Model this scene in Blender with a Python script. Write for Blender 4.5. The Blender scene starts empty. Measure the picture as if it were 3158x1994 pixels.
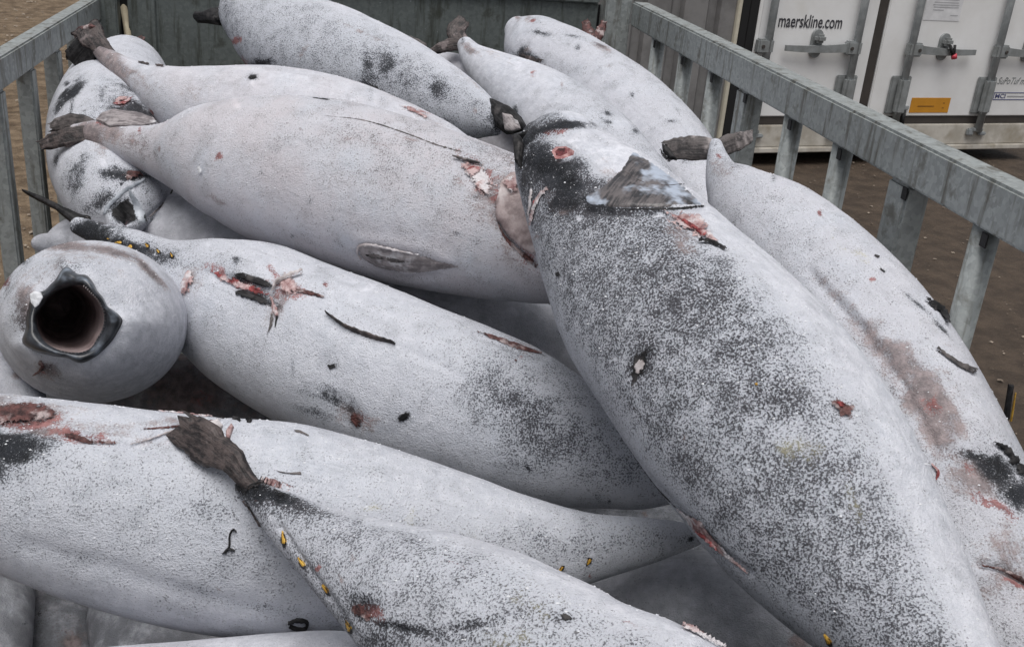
import bpy, math, random
import numpy as np
from mathutils import Matrix, Vector
from mathutils.bvhtree import BVHTree
from mathutils.geometry import delaunay_2d_cdt

random.seed(7)
RNG = np.random.default_rng(7)
SC = bpy.context.scene
COL = SC.collection
R = math.radians

# ------------------------------------------------------------------ camera
# measured from the photograph: vanishing point of the crate's long sides, of its posts, focal length
CAM = np.array([0.0, 0.0, 2.05])
M = np.array([[0.98524328, 0.00908058, 0.17091879],
              [-0.15274503, -0.40394, 0.90194314],
              [0.0772311, -0.91474041, -0.39659215]])      # columns: camera right, down, forward
F, CX, CY, K = 3230.0, 1579.0, 997.0, 3158.0 / 2407.0
cam_data = bpy.data.cameras.new('camera')
cam_data.sensor_width = 36.0
cam_data.lens = 36.0 * F / 3158.0
cam_data.clip_start, cam_data.clip_end = 0.05, 600.0
cam = bpy.data.objects.new('camera', cam_data)
COL.objects.link(cam)
mw = Matrix.Identity(4)
for i in range(3):
    mw[i][0], mw[i][1], mw[i][2], mw[i][3] = M[i, 0], -M[i, 1], -M[i, 2], CAM[i]
cam.matrix_world = mw
SC.camera = cam

# ------------------------------------------------------------------ sky and sun (overcast)
SUN_EL, SUN_AZ = R(73), R(195)
world = bpy.data.worlds.new('World')
SC.world = world
world.use_nodes = True
nt = world.node_tree
sky = nt.nodes.new('ShaderNodeTexSky')
sky.sky_type = 'NISHITA'
sky.sun_disc = False
sky.sun_elevation = SUN_EL
sky.sun_rotation = SUN_AZ
sky.dust_density = 4.0
hs = nt.nodes.new('ShaderNodeHueSaturation')
hs.inputs['Saturation'].default_value = 0.24
bg = nt.nodes['Background']
nt.links.new(sky.outputs[0], hs.inputs['Color'])
nt.links.new(hs.outputs[0], bg.inputs[0])
bg.inputs[1].default_value = 0.055
sun_d = bpy.data.lights.new('sun', 'SUN')
sun_d.energy = 1.5
sun_d.angle = R(48)
sun_d.color = (1.0, 0.98, 0.95)
sun = bpy.data.objects.new('sun', sun_d)
COL.objects.link(sun)
sdir = Vector((math.sin(SUN_AZ) * math.cos(SUN_EL), math.cos(SUN_AZ) * math.cos(SUN_EL), math.sin(SUN_EL)))
sun.rotation_euler = sdir.to_track_quat('Z', 'Y').to_euler()
vs = SC.view_settings
vs.view_transform, vs.look, vs.exposure, vs.gamma = 'Standard', 'None', 0.82, 1.0
vs.use_curve_mapping = False


# ------------------------------------------------------------------ point helpers
def ray(x, y):
    return M @ np.array([(x * K - CX) / F, (y * K - CY) / F, 1.0])


def at(x, y, dep):
    return CAM + ray(x, y) * dep


def proj(P):
    c = (np.atleast_2d(P) - CAM) @ M
    return np.stack([(c[:, 0] / c[:, 2] * F + CX) / K, (c[:, 1] / c[:, 2] * F + CY) / K, c[:, 2]], 1)


def nrm(v):
    v = np.asarray(v, float)
    return v / np.maximum(np.linalg.norm(v, axis=-1, keepdims=True), 1e-12)


# ------------------------------------------------------------------ materials
def new_mat(name):
    m = bpy.data.materials.new(name)
    m.use_nodes = True
    return m, m.node_tree, m.node_tree.nodes['Principled BSDF']


def nd(t, kind, **kw):
    n = t.nodes.new(kind)
    for k, v in kw.items():
        if k in n.inputs.keys():
            n.inputs[k].default_value = v
        else:
            setattr(n, k, v)
    return n


def noise(t, vec, scale, detail=3.0, rough=0.55):
    n = t.nodes.new('ShaderNodeTexNoise')
    n.inputs['Scale'].default_value = scale
    n.inputs['Detail'].default_value = detail
    n.inputs['Roughness'].default_value = rough
    t.links.new(vec, n.inputs['Vector'])
    return n.outputs['Fac']


def sock(t, node_in, v):
    if isinstance(v, (int, float)):
        node_in.default_value = v
    elif isinstance(v, tuple):
        node_in.default_value = v if len(v) == 4 else (*v, 1.0)
    else:
        t.links.new(v, node_in)


def math_(t, op, a, b=0.0, c=None, clamp=False):
    n = t.nodes.new('ShaderNodeMath')
    n.operation = op
    n.use_clamp = clamp
    sock(t, n.inputs[0], a)
    sock(t, n.inputs[1], b)
    if c is not None:
        sock(t, n.inputs[2], c)
    return n.outputs[0]


def step(t, v, lo, hi):
    n = t.nodes.new('ShaderNodeMapRange')
    n.interpolation_type = 'SMOOTHSTEP'
    sock(t, n.inputs['Value'], v)
    sock(t, n.inputs['From Min'], lo)
    sock(t, n.inputs['From Max'], hi)
    return n.outputs[0]


def mix(t, f, a, b):
    n = t.nodes.new('ShaderNodeMix')
    n.data_type = 'RGBA'
    sock(t, n.inputs[0], f)
    sock(t, n.inputs[6], a)
    sock(t, n.inputs[7], b)
    return n.outputs[2]


def bump(t, bsdf, h, strength, dist):
    b = t.nodes.new('ShaderNodeBump')
    b.inputs['Strength'].default_value = strength
    b.inputs['Distance'].default_value = dist
    t.links.new(h, b.inputs['Height'])
    t.links.new(b.outputs[0], bsdf.inputs['Normal'])


def objvec(t, rand=True):
    tc = t.nodes.new('ShaderNodeTexCoord')
    if not rand:
        return tc.outputs['Object']
    oi = t.nodes.new('ShaderNodeObjectInfo')
    a = t.nodes.new('ShaderNodeVectorMath')
    a.operation = 'MULTIPLY_ADD'
    cb = t.nodes.new('ShaderNodeCombineXYZ')
    for i in range(3):
        t.links.new(oi.outputs['Random'], cb.inputs[i])
    t.links.new(cb.outputs[0], a.inputs[0])
    a.inputs[1].default_value = (37.0, 91.0, 53.0)
    t.links.new(tc.outputs['Object'], a.inputs[2])
    return a.outputs[0]


SPEC, WORN = {}, {}


def worn(mat):
    n = mat.name
    if n not in WORN:
        WORN[n] = two_tone(n + '_ragged', worn=True, **SPEC[n])
    return WORN[n]


def two_tone(name, c1, c2, scale, rough=0.6, metal=0.0, bstr=0.3, bdist=0.003, lo=0.35, hi=0.65, c3=None, spec=0.5, c3lo=0.54, rays=False, worn=False):
    SPEC.setdefault(name, dict(c1=c1, c2=c2, scale=scale, rough=rough, metal=metal, bstr=bstr, bdist=bdist, lo=lo, hi=hi, c3=c3, spec=spec, c3lo=c3lo, rays=rays))
    m, t, b = new_mat(name)
    v = objvec(t)
    n1 = noise(t, v, scale, 5, 0.62)
    if rays:
        av = t.nodes.new('ShaderNodeAttribute'); av.attribute_name = 'along'
        mp = t.nodes.new('ShaderNodeMapping')
        mp.inputs['Scale'].default_value = (14, 190, 1)
        t.links.new(av.outputs['Vector'], mp.inputs['Vector'])
        ray_n = noise(t, mp.outputs[0], 1.0, 4, 0.6)
        n1 = math_(t, 'MULTIPLY_ADD', math_(t, 'SUBTRACT', ray_n, 0.5), 0.9, n1)
    col = mix(t, step(t, n1, lo, hi), c1, c2)
    if c3 is not None:
        n3 = noise(t, v, scale * 0.37, 4, 0.6)
        col = mix(t, step(t, n3, c3lo, c3lo + 0.14), col, c3)
    t.links.new(col, b.inputs['Base Color'])
    b.inputs['Roughness'].default_value = rough
    b.inputs['Metallic'].default_value = metal
    b.inputs['Specular IOR Level'].default_value = spec
    bump(t, b, math_(t, 'MULTIPLY_ADD', n1, 0.8 if rays else 0.0, noise(t, v, scale * 2.5, 4, 0.6)), bstr, bdist)
    if worn:
        at_ = t.nodes.new('ShaderNodeAttribute'); at_.attribute_name = 'edge'
        na, nb = noise(t, v, 70, 4, 0.65), noise(t, v, 230, 3, 0.6)
        rg = math_(t, 'MULTIPLY_ADD', math_(t, 'SUBTRACT', na, 0.5), 1.5, math_(t, 'MULTIPLY', math_(t, 'SUBTRACT', nb, 0.5), 1.1))
        t.links.new(step(t, math_(t, 'ADD', at_.outputs['Fac'], rg), 0.30, 0.48), b.inputs['Alpha'])
    return m


def make_skin():
    """frosted tuna skin: dark or silver skin, frost crystals over it, unfrosted / red / tan / brown marks and painted gap shade from the mesh"""
    m, t, b = new_mat('frosted_tuna_skin')
    v = objvec(t)
    at1 = t.nodes.new('ShaderNodeAttribute'); at1.attribute_name = 'stain'
    sep = t.nodes.new('ShaderNodeSeparateColor')
    t.links.new(at1.outputs['Color'], sep.inputs[0])
    dark, red, tan = sep.outputs[0], sep.outputs[1], sep.outputs[2]
    at2 = t.nodes.new('ShaderNodeAttribute'); at2.attribute_name = 'frost'
    sep2 = t.nodes.new('ShaderNodeSeparateColor')
    t.links.new(at2.outputs['Color'], sep2.inputs[0])
    speck, warm, brown = sep2.outputs[0], sep2.outputs[1], sep2.outputs[2]
    av = t.nodes.new('ShaderNodeAttribute'); av.attribute_name = 'along'
    mp = t.nodes.new('ShaderNodeMapping')
    mp.inputs['Scale'].default_value = (9, 70, 1)
    t.links.new(av.outputs['Vector'], mp.inputs['Vector'])
    n_s = noise(t, mp.outputs[0], 1.0, 5, 0.65)
    n_f = noise(t, v, 315, 2.5, 0.6)
    n_x = noise(t, v, 640, 2.0, 0.6)
    n_m = noise(t, v, 46, 5, 0.65)
    n_t = noise(t, v, 17, 5, 0.65)
    n_l = noise(t, v, 7, 4, 0.6)
    # frost, thinner and greyer in places
    fr = mix(t, step(t, n_m, 0.30, 0.72), (0.47, 0.495, 0.56), (0.74, 0.755, 0.825))
    fr = mix(t, math_(t, 'MULTIPLY', step(t, n_x, 0.35, 0.75), 0.5), fr, (0.82, 0.83, 0.88))
    fr = mix(t, math_(t, 'MULTIPLY', step(t, n_t, 0.46, 0.74), 0.5), fr, (0.34, 0.36, 0.40))
    fr = mix(t, math_(t, 'MULTIPLY', step(t, n_s, 0.54, 0.74), 0.42), fr, (0.33, 0.35, 0.39))
    fr = mix(t, math_(t, 'MULTIPLY', warm, step(t, n_l, 0.2, 0.65)), fr, (0.62, 0.52, 0.525))
    gap_shade = math_(t, 'SUBTRACT', 1.0, at2.outputs['Alpha'])  # darkens the skin of deep fish to paint in the shade of the gaps
    fr = mix(t, math_(t, 'MULTIPLY', gap_shade, step(t, n_t, 0.15, 0.6)), fr, mix(t, n_t, (0.07, 0.075, 0.085), (0.17, 0.175, 0.19)))
    # dark flecks of skin showing through; the frost is thinner and greyer where they crowd
    sp = math_(t, 'MULTIPLY_ADD', dark, 0.75, speck)
    fr = mix(t, math_(t, 'MULTIPLY', math_(t, 'MULTIPLY', sp, step(t, n_m, 0.2, 0.65)), 0.72, clamp=True), fr, (0.31, 0.34, 0.385))
    thr = math_(t, 'MULTIPLY_ADD', sp, -0.172, 0.652)
    thr = math_(t, 'MULTIPLY_ADD', math_(t, 'SUBTRACT', n_m, 0.5), -0.22, thr)
    thr = math_(t, 'MULTIPLY_ADD', math_(t, 'SUBTRACT', n_t, 0.5), -0.20, thr)
    nn = math_(t, 'MULTIPLY_ADD', n_x, 0.3, math_(t, 'MULTIPLY', n_f, 0.7))
    fl = step(t, nn, math_(t, 'SUBTRACT', thr, 0.05), math_(t, 'ADD', thr, 0.09))
    skin = mix(t, n_l, (0.026, 0.029, 0.038), (0.066, 0.070, 0.086))
    skin = mix(t, math_(t, 'MULTIPLY', warm, 1.6, clamp=True), skin, (0.12, 0.095, 0.085))
    col = mix(t, math_(t, 'MULTIPLY', fl, math_(t, 'MULTIPLY_ADD', sp, 0.40, 0.56, clamp=True)), fr, skin)
    rag = math_(t, 'MULTIPLY_ADD', math_(t, 'SUBTRACT', n_m, 0.5), 1.3,
                math_(t, 'MULTIPLY_ADD', math_(t, 'SUBTRACT', n_f, 0.5), 0.9, math_(t, 'MULTIPLY_ADD', math_(t, 'SUBTRACT', n_t, 0.5), 0.7,
                math_(t, 'MULTIPLY', math_(t, 'SUBTRACT', n_s, 0.5), 0.6))))

    def mask(ch, lo=0.34, hi=0.66):
        gate = step(t, ch, 0.04, 0.22)
        return math_(t, 'MULTIPLY', gate, step(t, math_(t, 'ADD', rag, ch), lo, hi))
    col = mix(t, math_(t, 'MULTIPLY', mask(brown, 0.2, 0.9), 0.85), col,
              mix(t, step(t, n_m, 0.3, 0.7), (0.10, 0.075, 0.073), (0.33, 0.265, 0.262)))
    col = mix(t, math_(t, 'MULTIPLY', mask(tan, 0.3, 1.0), 0.55), col, (0.60, 0.56, 0.34))
    mr = mask(red)
    col = mix(t, math_(t, 'MULTIPLY', mr, 0.9), col, mix(t, step(t, n_m, 0.3, 0.7), (0.12, 0.028, 0.028), (0.36, 0.17, 0.165)))
    md = mask(dark, 0.40, 1.1)
    sk = mix(t, step(t, n_t, 0.35, 0.75), (0.004, 0.005, 0.007), (0.022, 0.025, 0.032))
    sk = mix(t, math_(t, 'MULTIPLY', step(t, n_f, 0.58, 0.70), 0.35), sk, (0.35, 0.36, 0.4))
    col = mix(t, math_(t, 'MULTIPLY', md, 0.94), col, sk)
    t.links.new(col, b.inputs['Base Color'])
    rr = math_(t, 'MULTIPLY_ADD', md, -0.32, 0.82)
    t.links.new(rr, b.inputs['Roughness'])
    b.inputs['Specular IOR Level'].default_value = 0.22
    h = math_(t, 'MULTIPLY_ADD', n_x, 0.5, math_(t, 'MULTIPLY_ADD', n_m, 1.2, n_f))
    h = math_(t, 'MULTIPLY_ADD', md, -0.8, h)
    bump(t, b, h, 0.7, 0.005)
    return m


SKIN = make_skin()
FIN = two_tone('dark_fin', (0.014, 0.011, 0.012), (0.075, 0.058, 0.056), 45, 0.6, 0, 0.6, 0.005, c3=(0.20, 0.165, 0.165), c3lo=0.56, rays=True)
FINGREY = two_tone('grey_fin', (0.028, 0.025, 0.026), (0.11, 0.096, 0.095), 38, 0.6, 0, 0.5, 0.004, c3=(0.28, 0.25, 0.25), c3lo=0.55, rays=True)
BLACK = two_tone('black_skin', (0.006, 0.006, 0.007), (0.028, 0.027, 0.029), 40, 0.6, 0, 0.5, 0.004, c3=(0.07, 0.065, 0.066), c3lo=0.54, spec=0.25, rays=True)
LIP = two_tone('dark_lip', (0.014, 0.015, 0.018), (0.06, 0.066, 0.078), 26, 0.33, 0, 0.25, 0.002, c3=(0.24, 0.28, 0.34))  # bluish third tone paints a sheen onto the dark lip
FLESH = two_tone('red_flesh', (0.13, 0.014, 0.016), (0.36, 0.075, 0.075), 80, 0.5, 0, 0.8, 0.006, c3=(0.56, 0.42, 0.42), c3lo=0.49)
PINK = two_tone('pink_flesh', (0.24, 0.12, 0.12), (0.50, 0.36, 0.355), 70, 0.65, 0, 0.8, 0.006, c3=(0.62, 0.59, 0.61), c3lo=0.47)
DKFLESH = two_tone('dried_flesh', (0.030, 0.010, 0.010), (0.13, 0.05, 0.046), 70, 0.55, 0, 0.8, 0.006, c3=(0.40, 0.33, 0.33), c3lo=0.52)
PALE = two_tone('pale_membrane', (0.34, 0.30, 0.30), (0.58, 0.54, 0.55), 40, 0.65, 0, 0.5, 0.003, c3=(0.66, 0.66, 0.70))
SILVER = two_tone('gill_plate_skin', (0.032, 0.031, 0.034), (0.125, 0.112, 0.114), 34, 0.36, 0, 0.5, 0.003, c3=(0.40, 0.45, 0.54), c3lo=0.47, rays=True)
CAVITY = two_tone('mouth_lining', (0.20, 0.15, 0.15), (0.42, 0.34, 0.34), 16, 0.5, 0, 0.2, 0.003)
YELLOW = two_tone('yellow_finlet', (0.36, 0.19, 0.02), (0.58, 0.35, 0.05), 60, 0.55, 0, 0.3, 0.002, c3=(0.12, 0.085, 0.04))
FINPALE = two_tone('pale_fin', (0.13, 0.115, 0.12), (0.31, 0.28, 0.285), 40, 0.6, 0, 0.5, 0.004, c3=(0.50, 0.49, 0.51), c3lo=0.56, rays=True)
EYE = two_tone('eye_flesh', (0.03, 0.006, 0.008), (0.17, 0.03, 0.035), 90, 0.45, 0, 0.7, 0.005)
RAW = two_tone('raw_rim', (0.26, 0.09, 0.09), (0.50, 0.30, 0.295), 80, 0.5, 0, 0.6, 0.004)
GILL = two_tone('gill_skin', (0.20, 0.15, 0.15), (0.42, 0.345, 0.34), 30, 0.6, 0, 0.5, 0.004, c3=(0.52, 0.47, 0.475), c3lo=0.48)
JAW = two_tone('jaw_skin', (0.16, 0.18, 0.21), (0.46, 0.49, 0.54), 24, 0.5, 0, 0.4, 0.003, c3=(0.05, 0.052, 0.06), c3lo=0.55)
FROSTLUMP = two_tone('frost_lump', (0.58, 0.59, 0.62), (0.76, 0.77, 0.81), 60, 0.85, 0, 0.6, 0.004)


# ------------------------------------------------------------------ mesh helpers
def link(o, parent=None):
    COL.objects.link(o)
    if parent is not None:
        o.parent = parent
    return o


def empty(name, loc, label=None, cat=None, group=None):
    o = bpy.data.objects.new(name, None)
    o.empty_display_size = 0.1
    o.location = tuple(float(c) for c in loc)
    COL.objects.link(o)
    if label:
        o['label'] = label
    if cat:
        o['category'] = cat
    if group:
        o['group'] = group
    return o


def world_loc(o):
    p = np.zeros(3)
    while o is not None:
        p += np.array(o.location)
        o = o.parent
    return p


def mk(name, verts, faces, mat, parent=None, smooth=True, label=None):
    me = bpy.data.meshes.new(name)
    off = world_loc(parent) if parent is not None else np.zeros(3)
    V = np.asarray(verts, float) - off
    me.from_pydata([tuple(v) for v in V.tolist()], [], faces)
    if smooth:
        me.polygons.foreach_set('use_smooth', [True] * len(me.polygons))
    me.materials.append(mat)
    me.update()
    o = bpy.data.objects.new(name, me)
    link(o, parent)
    if label:
        o['label'] = label
    return o


def grid_faces(n, m, closed=True, off=0):
    fs = []
    mm = m if closed else m - 1
    for i in range(n - 1):
        a, c = off + i * m, off + (i + 1) * m
        for j in range(mm):
            k = (j + 1) % m
            fs.append((a + j, a + k, c + k, c + j))
    return fs


def hermite(x, Y, xs):
    """cubic interpolation with finite-difference slopes, columns of Y"""
    x = np.asarray(x, float)
    d = np.zeros_like(Y)
    h = np.diff(x)[:, None]
    s = np.diff(Y, axis=0) / h
    d[1:-1] = (s[:-1] * h[1:] + s[1:] * h[:-1]) / (h[:-1] + h[1:])
    d[0], d[-1] = s[0], s[-1]
    i = np.clip(np.searchsorted(x, xs, side='right') - 1, 0, len(x) - 2)
    hh = (x[i + 1] - x[i])[:, None]
    u = ((xs - x[i])[:, None]) / hh
    return ((2 * u**3 - 3 * u**2 + 1) * Y[i] + (u**3 - 2 * u**2 + u) * hh * d[i]
            + (-2 * u**3 + 3 * u**2) * Y[i + 1] + (u**3 - u**2) * hh * d[i + 1])


def lumps(P, seed, scale):
    g = np.random.default_rng(abs(int(seed)))
    out = np.zeros(len(P))
    for _ in range(9):
        k = nrm(g.normal(size=3)) * scale * g.uniform(0.5, 2.2)
        out += np.sin(P @ k + g.uniform(0, 6.28)) / (1 + np.linalg.norm(k) / scale)
    return out / 4


def fill(poly, jit, g, spacing):
    """triangulate a ragged version of an outline with interior points; returns points, triangles, distance to the rim"""
    seg = np.linalg.norm(np.diff(np.r_[poly, poly[:1]], axis=0), axis=1)
    per = seg.sum()
    sp = max(spacing, per / 110)
    L = np.r_[0, np.cumsum(seg)]
    m = max(12, int(per / sp))
    xs = np.linspace(0, per, m, endpoint=False)
    cl = np.r_[poly, poly[:1]]
    b = np.stack([np.interp(xs, L, cl[:, 0]), np.interp(xs, L, cl[:, 1])], 1)
    b = (np.roll(b, 1, 0) + 3 * b + np.roll(b, -1, 0)) / 5
    T = nrm(np.roll(b, -1, 0) - np.roll(b, 1, 0))
    N = np.stack([-T[:, 1], T[:, 0]], 1)
    size = per / 6.0
    ja = np.linspace(0, 2 * math.pi, m, endpoint=False)
    jj = sum(np.sin(ja * k_ + g.uniform(0, 6.28)) * g.uniform(0.3, 1.0) / (k_ ** 0.6) for k_ in (3, 5, 8, 13, 21))
    b = b + N * (np.clip(jj * 0.45, -1, 1) * jit * size * 0.6 + g.normal(size=m) * jit * size * 0.10)[:, None]
    lo, hi = b.min(0), b.max(0)
    gx_, gy_ = np.meshgrid(np.arange(lo[0] + sp / 2, hi[0], sp * 1.15), np.arange(lo[1] + sp / 2, hi[1], sp * 1.15))
    q = np.stack([gx_.ravel(), gy_.ravel()], 1) + g.uniform(-0.2, 0.2, (gx_.size, 2)) * sp
    b2 = np.roll(b, -1, 0)

    def rim(q):
        e = b2 - b
        t = np.clip(((q[:, None] - b[None]) * e[None]).sum(2) / np.maximum((e * e).sum(1), 1e-9)[None], 0, 1)
        return np.sqrt((((q[:, None] - (b[None] + t[..., None] * e[None])) ** 2).sum(2)).min(1))
    ins = np.zeros(len(q), bool)
    for p0, p1 in zip(b, b2):
        c_ = (p0[1] > q[:, 1]) != (p1[1] > q[:, 1])
        with np.errstate(divide='ignore', invalid='ignore'):
            xx = (p1[0] - p0[0]) * (q[:, 1] - p0[1]) / (p1[1] - p0[1]) + p0[0]
        ins ^= c_ & (q[:, 0] < xx)
    q = q[ins]
    if len(q):
        q = q[rim(q) > sp * 0.5]
    allp = np.r_[b, q] if len(q) else b
    r_ = delaunay_2d_cdt([Vector(p) for p in allp.tolist()], [(i, (i + 1) % m) for i in range(m)], [], 1, 1e-5)
    P2 = np.array([tuple(v) for v in r_[0]])
    tris = [tuple(t) for t in r_[2] if len(t) == 3]
    d = rim(P2)
    return P2, tris, d, max(float(d.max()), 1e-3)


def set_along(o, V):
    """fin rays run down the long axis of a piece"""
    V = np.array(V)
    q = V - V.mean(0)
    w, ev = np.linalg.eigh(q.T @ q)
    a = o.data.attributes.new('along', 'FLOAT_VECTOR', 'POINT')
    a.data.foreach_set('vector', np.stack([q @ ev[:, 2], q @ ev[:, 1], np.full(len(V), V[0, 0] * 7)], 1).astype(np.float32).ravel())


def set_edge(o, vals):
    a = o.data.attributes.new('edge', 'FLOAT', 'POINT')
    a.data.foreach_set('value', np.array(vals, np.float32))


ALL = {}
FACES_CACHE = {}


class Fish:
    def __init__(self, key, label, rings, cap0=0.02, cap1=0.06, k=0.93, nu=190, nv=120, speck=0.3, warm=0.15,
                 stains=(), seed=0, ends=(None, None), lump=0.0055, dgain=1.05, spots=14, gap_shade=0.0, carve=(), groove=()):
        self.key = key
        rg = np.array(rings, float)
        A = np.array([at(a, b, d) for a, b, _, _, d in rg])
        B = np.array([at(c, e, d) for _, _, c, e, d in rg])
        C = (A + B) / 2
        rad = np.linalg.norm(A - B, axis=1) / 2
        L = np.concatenate([[0], np.cumsum(np.linalg.norm(np.diff(C, axis=0), axis=1))])
        dat = np.concatenate([C, rad[:, None], nrm(A - B)], 1)
        xs = np.linspace(0, L[-1], nu)
        D = hermite(L, dat, xs)
        C, rad, S = D[:, :3], np.maximum(D[:, 3], 0.004), nrm(D[:, 4:7])
        T = nrm(np.gradient(C, axis=0))
        # rounded ends

        def cap(c, r, s, tdir, length, n=12):
            ph = np.linspace(0, 1, n + 1)[1:] * (math.pi / 2) * 0.985
            return (c + np.outer(np.sin(ph), tdir) * length, r * np.cos(ph), np.repeat(s[None], n, 0),)
        parts = []
        if cap0:
            c0 = cap(C[0], rad[0], S[0], -T[0], cap0)
            C = np.concatenate([c0[0][::-1], C]); rad = np.concatenate([c0[1][::-1], rad]); S = np.concatenate([c0[2][::-1], S])
            T = np.concatenate([np.repeat(T[:1], 12, 0), T])
        if cap1:
            c1 = cap(C[-1], rad[-1], S[-1], T[-1], cap1)
            C = np.concatenate([C, c1[0]]); rad = np.concatenate([rad, c1[1]]); S = np.concatenate([S, c1[2]])
            T = np.concatenate([T, np.repeat(T[-1:], 12, 0)])
        S = S - T * np.sum(S * T, 1, keepdims=True)
        rad = rad * np.clip(np.linalg.norm(S, axis=1), 0.35, 1.0)
        S = nrm(S)
        N = np.cross(S, T)
        if np.sum(N * (CAM - C)) < 0:
            N = -N
        n = len(C)
        th = np.linspace(0, 2 * math.pi, nv, endpoint=False)
        P = (C[:, None] + rad[:, None, None] * (np.cos(th)[None, :, None] * S[:, None] + k * np.sin(th)[None, :, None] * N[:, None]))
        dirs = nrm(P - C[:, None])
        P = P.reshape(-1, 3)
        P += dirs.reshape(-1, 3) * (lumps(P, seed + 10, 5.5) * lump * 1.3 + lumps(P, seed + 11, 14.0) * lump + lumps(P, seed + 12, 60.0) * lump * 0.22)[:, None] * np.minimum(1, np.repeat(rad, nv) / 0.06)[:, None]
        nrmls = dirs.reshape(-1, 3)
        tt = np.repeat(np.linspace(0, 1, n), nv)
        cc = np.tile((1 - np.cos(th)) / 2, n)
        px = proj(P)
        facing = np.sum(nrmls * nrm(CAM - P), 1)
        stain = np.zeros((len(P), 4)); stain[:, 3] = 1
        fro = np.zeros((len(P), 4)); fro[:, 3] = 1
        fro[:, 0] = speck(tt, cc, px) if callable(speck) else speck
        fro[:, 1] = warm
        fro[:, 3] = 1.0 - gap_shade  # amount of shade put into the skin colour
        vis = np.clip((facing + 0.15) * 4, 0, 1)
        w1 = lumps(P, seed + 41, 26.0) + 0.6 * lumps(P, seed + 42, 75.0)
        w2 = lumps(P, seed + 43, 26.0) + 0.6 * lumps(P, seed + 44, 75.0)
        gs = np.random.default_rng(seed + 500)
        cand = np.where(facing > 0.35)[0]
        extra = []
        for _ in range(spots if len(cand) else 0):
            v_ = px[gs.choice(cand)]
            r_ = gs.uniform(3, 8)
            extra.append((gs.choice(['d', 'd', 'b', 'r', 'w']), v_[0], v_[1], r_ * gs.uniform(1, 2.6), r_, gs.uniform(0, 180), gs.uniform(0.45, 0.95)))
        stains = list(stains) + extra
        for ch, x, y, rx, ry, rot, st in stains:
            if ch == 'd':
                st = st * dgain
            cr, sr = math.cos(R(rot)), math.sin(R(rot))
            rm = min(max(rx, ry), 2.2 * min(rx, ry))
            dx, dy = px[:, 0] - x + w1 * rm * 0.55, px[:, 1] - y + w2 * rm * 0.55
            q = ((dx * cr + dy * sr) / rx) ** 2 + ((-dx * sr + dy * cr) / ry) ** 2
            w = st * np.exp(-(q ** 1.1) * 0.9) * vis
            if ch == 'd': stain[:, 0] = np.maximum(stain[:, 0], w)
            elif ch == 'r': stain[:, 1] = np.maximum(stain[:, 1], w)
            elif ch == 't': stain[:, 2] = np.maximum(stain[:, 2], w)
            elif ch == 's': fro[:, 0] += w
            elif ch == 'b': fro[:, 2] = np.maximum(fro[:, 2], w)
            elif ch == 'w': stain[:, 0] -= w; fro[:, 0] -= w
        # carved pits and grooves, cut along the outward direction of the body
        push = np.zeros(len(P))
        for x, y, rx, ry, rot, dep_ in carve:
            cr, sr = math.cos(R(rot)), math.sin(R(rot))
            dx, dy = px[:, 0] - x, px[:, 1] - y
            q = ((dx * cr + dy * sr) / rx) ** 2 + ((-dx * sr + dy * cr) / ry) ** 2
            push += dep_ * np.exp(-q ** 2) * vis
        for line, wd, dep_ in groove:
            ln_ = np.array(line, float)
            dm = np.full(len(P), 1e9)
            for p0, p1 in zip(ln_[:-1], ln_[1:]):
                e_ = p1 - p0
                t_ = np.clip(((px[:, :2] - p0) @ e_) / (e_ @ e_), 0, 1)
                dm = np.minimum(dm, np.linalg.norm(px[:, :2] - p0 - t_[:, None] * e_, axis=1))
            push += dep_ * np.exp(-(dm / wd) ** 2) * vis
        P = P - nrmls * push[:, None]
        self.nv = nv
        faces = FACES_CACHE.get((n, nv))
        if faces is None:
            faces = grid_faces(n, nv)
            faces.append(tuple(range(nv)))
            faces.append(tuple((n - 1) * nv + j for j in range(nv))[::-1])
            FACES_CACHE[(n, nv)] = faces
        lo = P[np.argmin(P[:, 2])]
        self.root = empty('frozen_tuna', (C[n // 2][0], C[n // 2][1], lo[2]), label, 'fish', 'frozen tuna heaped in the steel crate')
        self.body = mk('body', P, faces, SKIN, self.root)
        me = self.body.data
        a1 = me.color_attributes.new('stain', 'FLOAT_COLOR', 'POINT')
        a1.data.foreach_set('color', np.clip(stain, -1, 2).astype(np.float32).ravel())
        a2 = me.color_attributes.new('frost', 'FLOAT_COLOR', 'POINT')
        a2.data.foreach_set('color', np.clip(fro, 0, 2).astype(np.float32).ravel())
        arc = np.repeat(rad, nv) * np.tile(th, n)
        sl = np.repeat(np.concatenate([[0], np.cumsum(np.linalg.norm(np.diff(C, axis=0), axis=1))]), nv)
        a3 = me.attributes.new('along', 'FLOAT_VECTOR', 'POINT')
        a3.data.foreach_set('vector', np.stack([sl + seed * 3.7, np.tile(th, n) * 0.17, np.full(n * nv, seed * 1.3)], 1).astype(np.float32).ravel())
        self.P, self.C = P, C
        self.bvh = BVHTree.FromPolygons([tuple(p) for p in P.tolist()], faces)
        ALL[key] = self

    def hit(self, x, y):
        d = ray(x, y)
        l = self.bvh.ray_cast(Vector(CAM), Vector(d))
        if l[0] is None:
            dep = proj(self.C.mean(0))[0, 2]
            c = proj(self.C)
            dep = c[np.argmin((c[:, 0] - x) ** 2 + (c[:, 1] - y) ** 2), 2]
            l = self.bvh.find_nearest(Vector(at(x, y, dep)))
        n = np.array(l[1])
        p = np.array(l[0])
        if n @ (CAM - p) < 0:
            n = -n
        return p, n

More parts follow.
